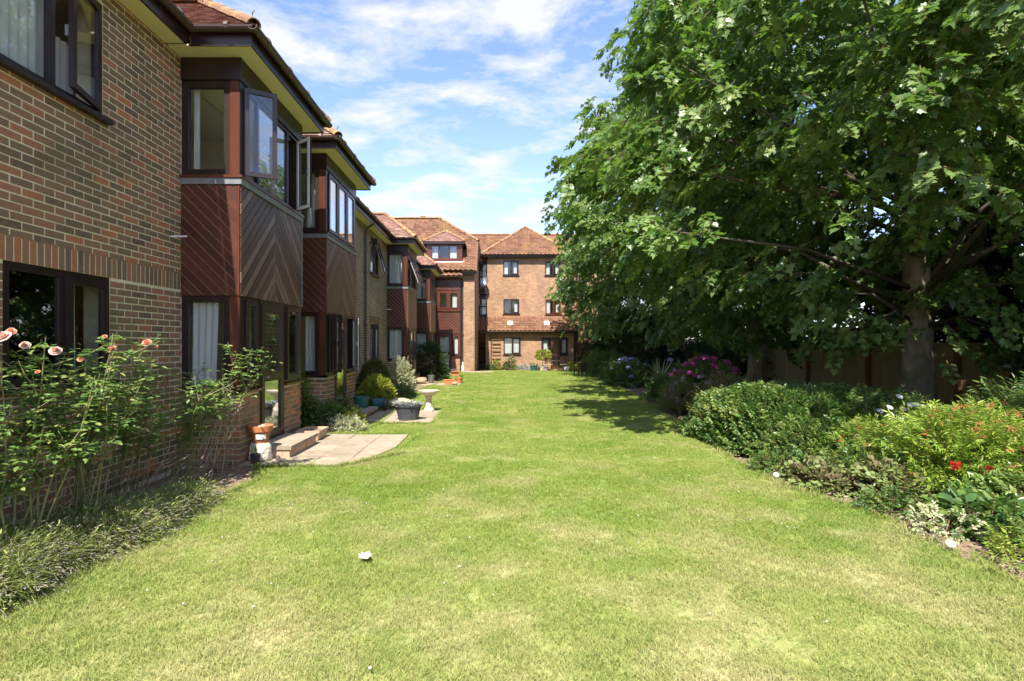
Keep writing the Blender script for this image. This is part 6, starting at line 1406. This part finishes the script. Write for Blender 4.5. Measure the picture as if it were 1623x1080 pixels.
mb = MB(); mb.tube([(3.05, 35.4, gz(35) + .2), (3.1, 35.4, .7)], .02, 6); mb.build('stem', M['bark'], t)
g = np.random.default_rng(9); n = 420; u = g.normal(size=(n, 3)); u /= np.linalg.norm(u, axis=1)[:, None]
scatter('foliage', 'yellow_sprig', u * np.array([.48, .4, .3]) * (.6 + .4 * g.random((n, 1))) + np.array([3.1, 35.4, .85]), np.stack([g.normal(size=n), -u[:, 2], np.arctan2(u[:, 1], u[:, 0])], 1), 1.1 + .5 * g.random(n), t, kind='stuff')
t = simple_pot('pink pot of pink flowers below the leggy bush', (3.2, 34.6, gz(34.6)), .16, .2, 'palepink', name='pink_pot'); random.seed(5); flowers(t, 'flower', 'palepink_head', [(3.2 + random.uniform(-.15, .15), 34.6 + random.uniform(-.1, .1), gz(34.6) + random.uniform(.25, .4)) for _ in range(8)])
t = simple_pot('white pot under the yellow-green bush at the right of the table', (4.55, 34.5, gz(34.5)), .18, .28, 'white', name='white_pot')
tb_ = thing('garden_table', 'round metal garden table outside the far garden door', 'table', (3.85, 34.9, gz(35))); zt = gz(35)
mb = MB(); mb.lathe([(.0, .68), (.42, .68), (.43, .70), (0, .705)], (3.85, 34.9, zt), 24); mb.build('tabletop', M['metalgrey'], tb_)
for a in (0.8, 2.4, 3.9, 5.5): mb = MB(); mb.tube([(3.85 + .3 * math.cos(a), 34.9 + .3 * math.sin(a), zt), (3.85 + .2 * math.cos(a), 34.9 + .2 * math.sin(a), zt + .68)], .015, 5); mb.build('leg', M['metalgrey'], tb_)
def chair(label, loc, rz):
    t = thing('garden_chair', label, 'chair', (0, 0, 0), 'chairs at the far garden table'); 
    for sx in (-.2, .2):
        for sy in (-.2, .2):
            mb = MB(); mb.tube([(sx, sy, 0), (sx, sy, .43)] + ([(sx, sy + .06, .88)] if sy > 0 else []), .013, 5); mb.build('leg', M['darkwood'], t)
    mb = MB(); mb.box(-.22, .22, -.22, .2, .43, .455); mb.build('seat', M['tan'], t)
    for i in range(5): mb = MB(); mb.box(-.17 + i * .08, -.15 + i * .08, .225, .245, .5, .86); mb.build('back_slat', M['darkwood'], t)
    mb = MB(); mb.box(-.22, .22, .235, .262, .86, .90); mb.build('back_rail', M['darkwood'], t)
    t.location = loc; t.rotation_euler = (0, 0, rz); return t
c0 = chair('garden chair on the left of the far metal table', (3.45, 34.6, zt), R(60))
copy_thing(c0, (4.4, 34.7, zt), R(-75), 'garden chair on the right of the far metal table')
ac = thing('garden_armchair', 'dark wooden armchair on the lawn in the shade of the farthest trees', 'armchair', (0, 0, 0))
for sx in (-.29, .29):
    for sy in (-.24, .26):
        mb = MB(); mb.box(sx - .025, sx + .025, sy - .025, sy + .025, 0, .60 if sy < 0 else .88); mb.build('leg', M['darkwood'], ac)
    mb = MB(); mb.box(sx - .035, sx + .035, -.30, .24, .602, .632); mb.build('armrest', M['darkwood'], ac)
for i in range(6): mb = MB(); mb.box(-.26, .26, -.26 + i * .085, -.19 + i * .085, .38, .40); mb.build('seat_slat', M['darkwood'], ac)
mb = MB(); mb.box(-.262, .262, -.235, -.21, .31, .378); mb.box(-.262, .262, .25, .275, .31, .378); mb.build('apron', M['darkwood'], ac)
for i in range(7): mb = MB(); mb.box(-.24 + i * .075, -.2 + i * .075, .255, .275, .42, .82); mb.build('back_slat', M['darkwood'], ac)
mb = MB(); mb.box(-.262, .262, .245, .285, .822, .88); mb.build('back_rail', M['darkwood'], ac)
ac.location = (4.12, 26.0, gz(26)); ac.rotation_euler = (0, 0, R(-72)); ac.scale = (.86, .86, .78)
# low rail fence right of the far wall
lf = thing('low_fence', 'low wooden rail fence between the far wall and the trees', 'fence', (6.0, 35.8, gz(36)))
for x in (5.45, 6.15, 6.9): mb = MB(); mb.box(x - .04, x + .04, 35.8, 35.88, -.3, 1.0); mb.build('post', M['post'], lf)
for z in (.3, .75): mb = MB(); mb.box(5.4, 7, 35.76, 35.798, z, z + .08); mb.build('rail', M['post'], lf)
blob_bush('wall_climber', 'dense green climber covering the right end of the far brick wall', 'climber', (5.9, 37.2, -.24), .9, .7, 4.2, 'dark_sprig', 600, seed=175, smin=.5, smax=.8)

# ================================================================ GRASS
def grass_patch(seed, size=.25, n=430, hmin=.012, hmax=.032, w=.0019):
    r = np.random.default_rng(seed); mb = MB()
    for i in range(n):
        x, y = r.uniform(-size / 2, size / 2, 2); a = r.uniform(0, 6.28); h = r.uniform(hmin, hmax); ln = r.uniform(.3, 2.0) * h; t_ = r.random()
        dx_, dy_ = math.cos(a) * w, math.sin(a) * w; b = r.uniform(0, 6.28); bx, by = math.cos(b) * ln, math.sin(b) * ln
        mb._add([(x - dx_, y - dy_, -.004), (x + dx_, y + dy_, -.004), (x + bx * .4 + dx_ * .7, y + by * .4 + dy_ * .7, h * .65), (x + bx * .4 - dx_ * .7, y + by * .4 - dy_ * .7, h * .65), (x + bx, y + by, h)], [(0, 1, 2, 3), (3, 2, 4)], t_)
    return mb.mesh('grass', [M['blade']])
proto_set('grass_patch', [grass_patch(500 + i) for i in range(6)])
proto_set('coarse_patch', [grass_patch(520 + i, size=.5, n=420, hmin=.02, hmax=.038, w=.004) for i in range(4)])
g = np.random.default_rng(99); pts = []; far_pts = []
y = 1.9
while y < 36.2:
    st_ = .15 if y < 7 else .19 if y < 12 else .34
    a, b = lx(y), rx(y); x = a + st_ * .3
    while x < b - st_ * .25:
        if abs(x - .03 * y) < y * 1.02 + .4:
            if not (-3.32 < x < -1.30 and 10.30 < y < 12.4) and not (-3.3 < x < -1.50 and 6.7 < y < 9.0 and x < -2.02 + (y - 6.72) * .85 + .05 and x < -1.57 + (y - 7.55) * .3) and not (-2.95 < x < -1.4 and 19.8 < y < 20.95) and not (-2.2 < x < -.2 and 29.1 < y < 30.65):
                (pts if y < 12 else far_pts).append((x + g.uniform(-.06, .06), y + g.uniform(-.06, .06), gz(y) + .002))
        x += st_
    y += st_
for nm, key, pp in (('grass', 'grass_patch', pts), ('grass', 'coarse_patch', far_pts)):
    n = len(pp); sc_ = g.uniform(.8, 1.15, n)
    o = scatter(nm, key, np.array(pp), np.stack([np.zeros(n), np.zeros(n), g.uniform(0, 6.28, n)], 1), sc_, None, kind='stuff')
    tag(o, 'short mown grass, green with straw-yellow patches, covering the ' + ('near half' if key == 'grass_patch' else 'far half') + ' of the lawn', 'grass')
# longer uncut tufts along the edges of beds and patios
edge = []
for y in np.arange(2.2, 30, .07):
    edge.append((lx(y) + g.uniform(-.04, .06), y)); edge.append((rx(y) + g.uniform(-.06, .05), y))
for x in np.arange(-3.1, -2.0, .05): edge.append((x, 6.69 + g.uniform(-.03, .02)))
for x in np.arange(-3.1, -1.5, .05): edge.append((x, 9.05 + g.uniform(-.02, .04)))
for k in np.arange(0, 1, .035): edge.append((-2.02 + .85 * .8 * k + .02, 6.72 + .8 * k)); edge.append((-1.50 + .15 * k, 7.6 + 1.4 * k))
for x in np.arange(-3.1, -1.3, .05): edge.append((x, 10.31)); edge.append((x, 12.4))
for y in np.arange(10.35, 12.35, .05): edge.append((-1.27, y))
proto_set('edge_tuft', [grass_patch(540 + i, size=.07, n=26, hmin=.04, hmax=.085, w=.003) for i in range(5)])
n = len(edge); o = scatter('edge_grass', 'edge_tuft', np.array([(x, y, gz(y)) for x, y in edge]), np.stack([np.zeros(n), np.zeros(n), g.uniform(0, 6.28, n)], 1), g.uniform(.6, 1.2, n), None, kind='stuff'); tag(o, 'longer tufts of uncut grass along the edges of the beds and patios', 'grass')
# clover flowers in the lawn
n = 90; P_ = np.stack([g.uniform(-2.2, 2.6, n), g.uniform(2.6, 9, n), np.full(n, .034)], 1); o = scatter('clover_flowers', 'white_head', P_, np.zeros((n, 3)), g.uniform(.22, .42, n), None, kind='stuff'); tag(o, 'tiny white clover flowers dotted over the lawn', 'flowers')
# bark and leaf litter on the beds
lm = []
for k in range(4):
    q = MB()
    for i in range(14): add_leaf(q, (random.uniform(-.15, .15), random.uniform(-.15, .15), random.uniform(.0, .015)), (random.uniform(-1, 1), random.uniform(-1, 1), .1), V((0, 0, 1)) + rv(.4), random.uniform(.02, .05), 'oval', random.random())
    lm.append(q.mesh('litter', [M['drytwig']]))
proto_set('litter', lm)
L_ = [(rx(y) + g.uniform(.0, 2.2), y) for y in g.uniform(3, 24, 620)] + [(lx(y) - g.uniform(.05, .9), y) for y in g.uniform(3, 20, 260)]
n = len(L_); o = scatter('leaf_litter', 'litter', np.array([(x, y, .005 + gz(y)) for x, y in L_]), np.stack([np.zeros(n), np.zeros(n), g.uniform(0, 6.28, n)], 1), g.uniform(.5, 1.0, n), None, kind='stuff'); tag(o, 'dry leaves and bits of bark lying on the soil of the beds', 'leaf litter')
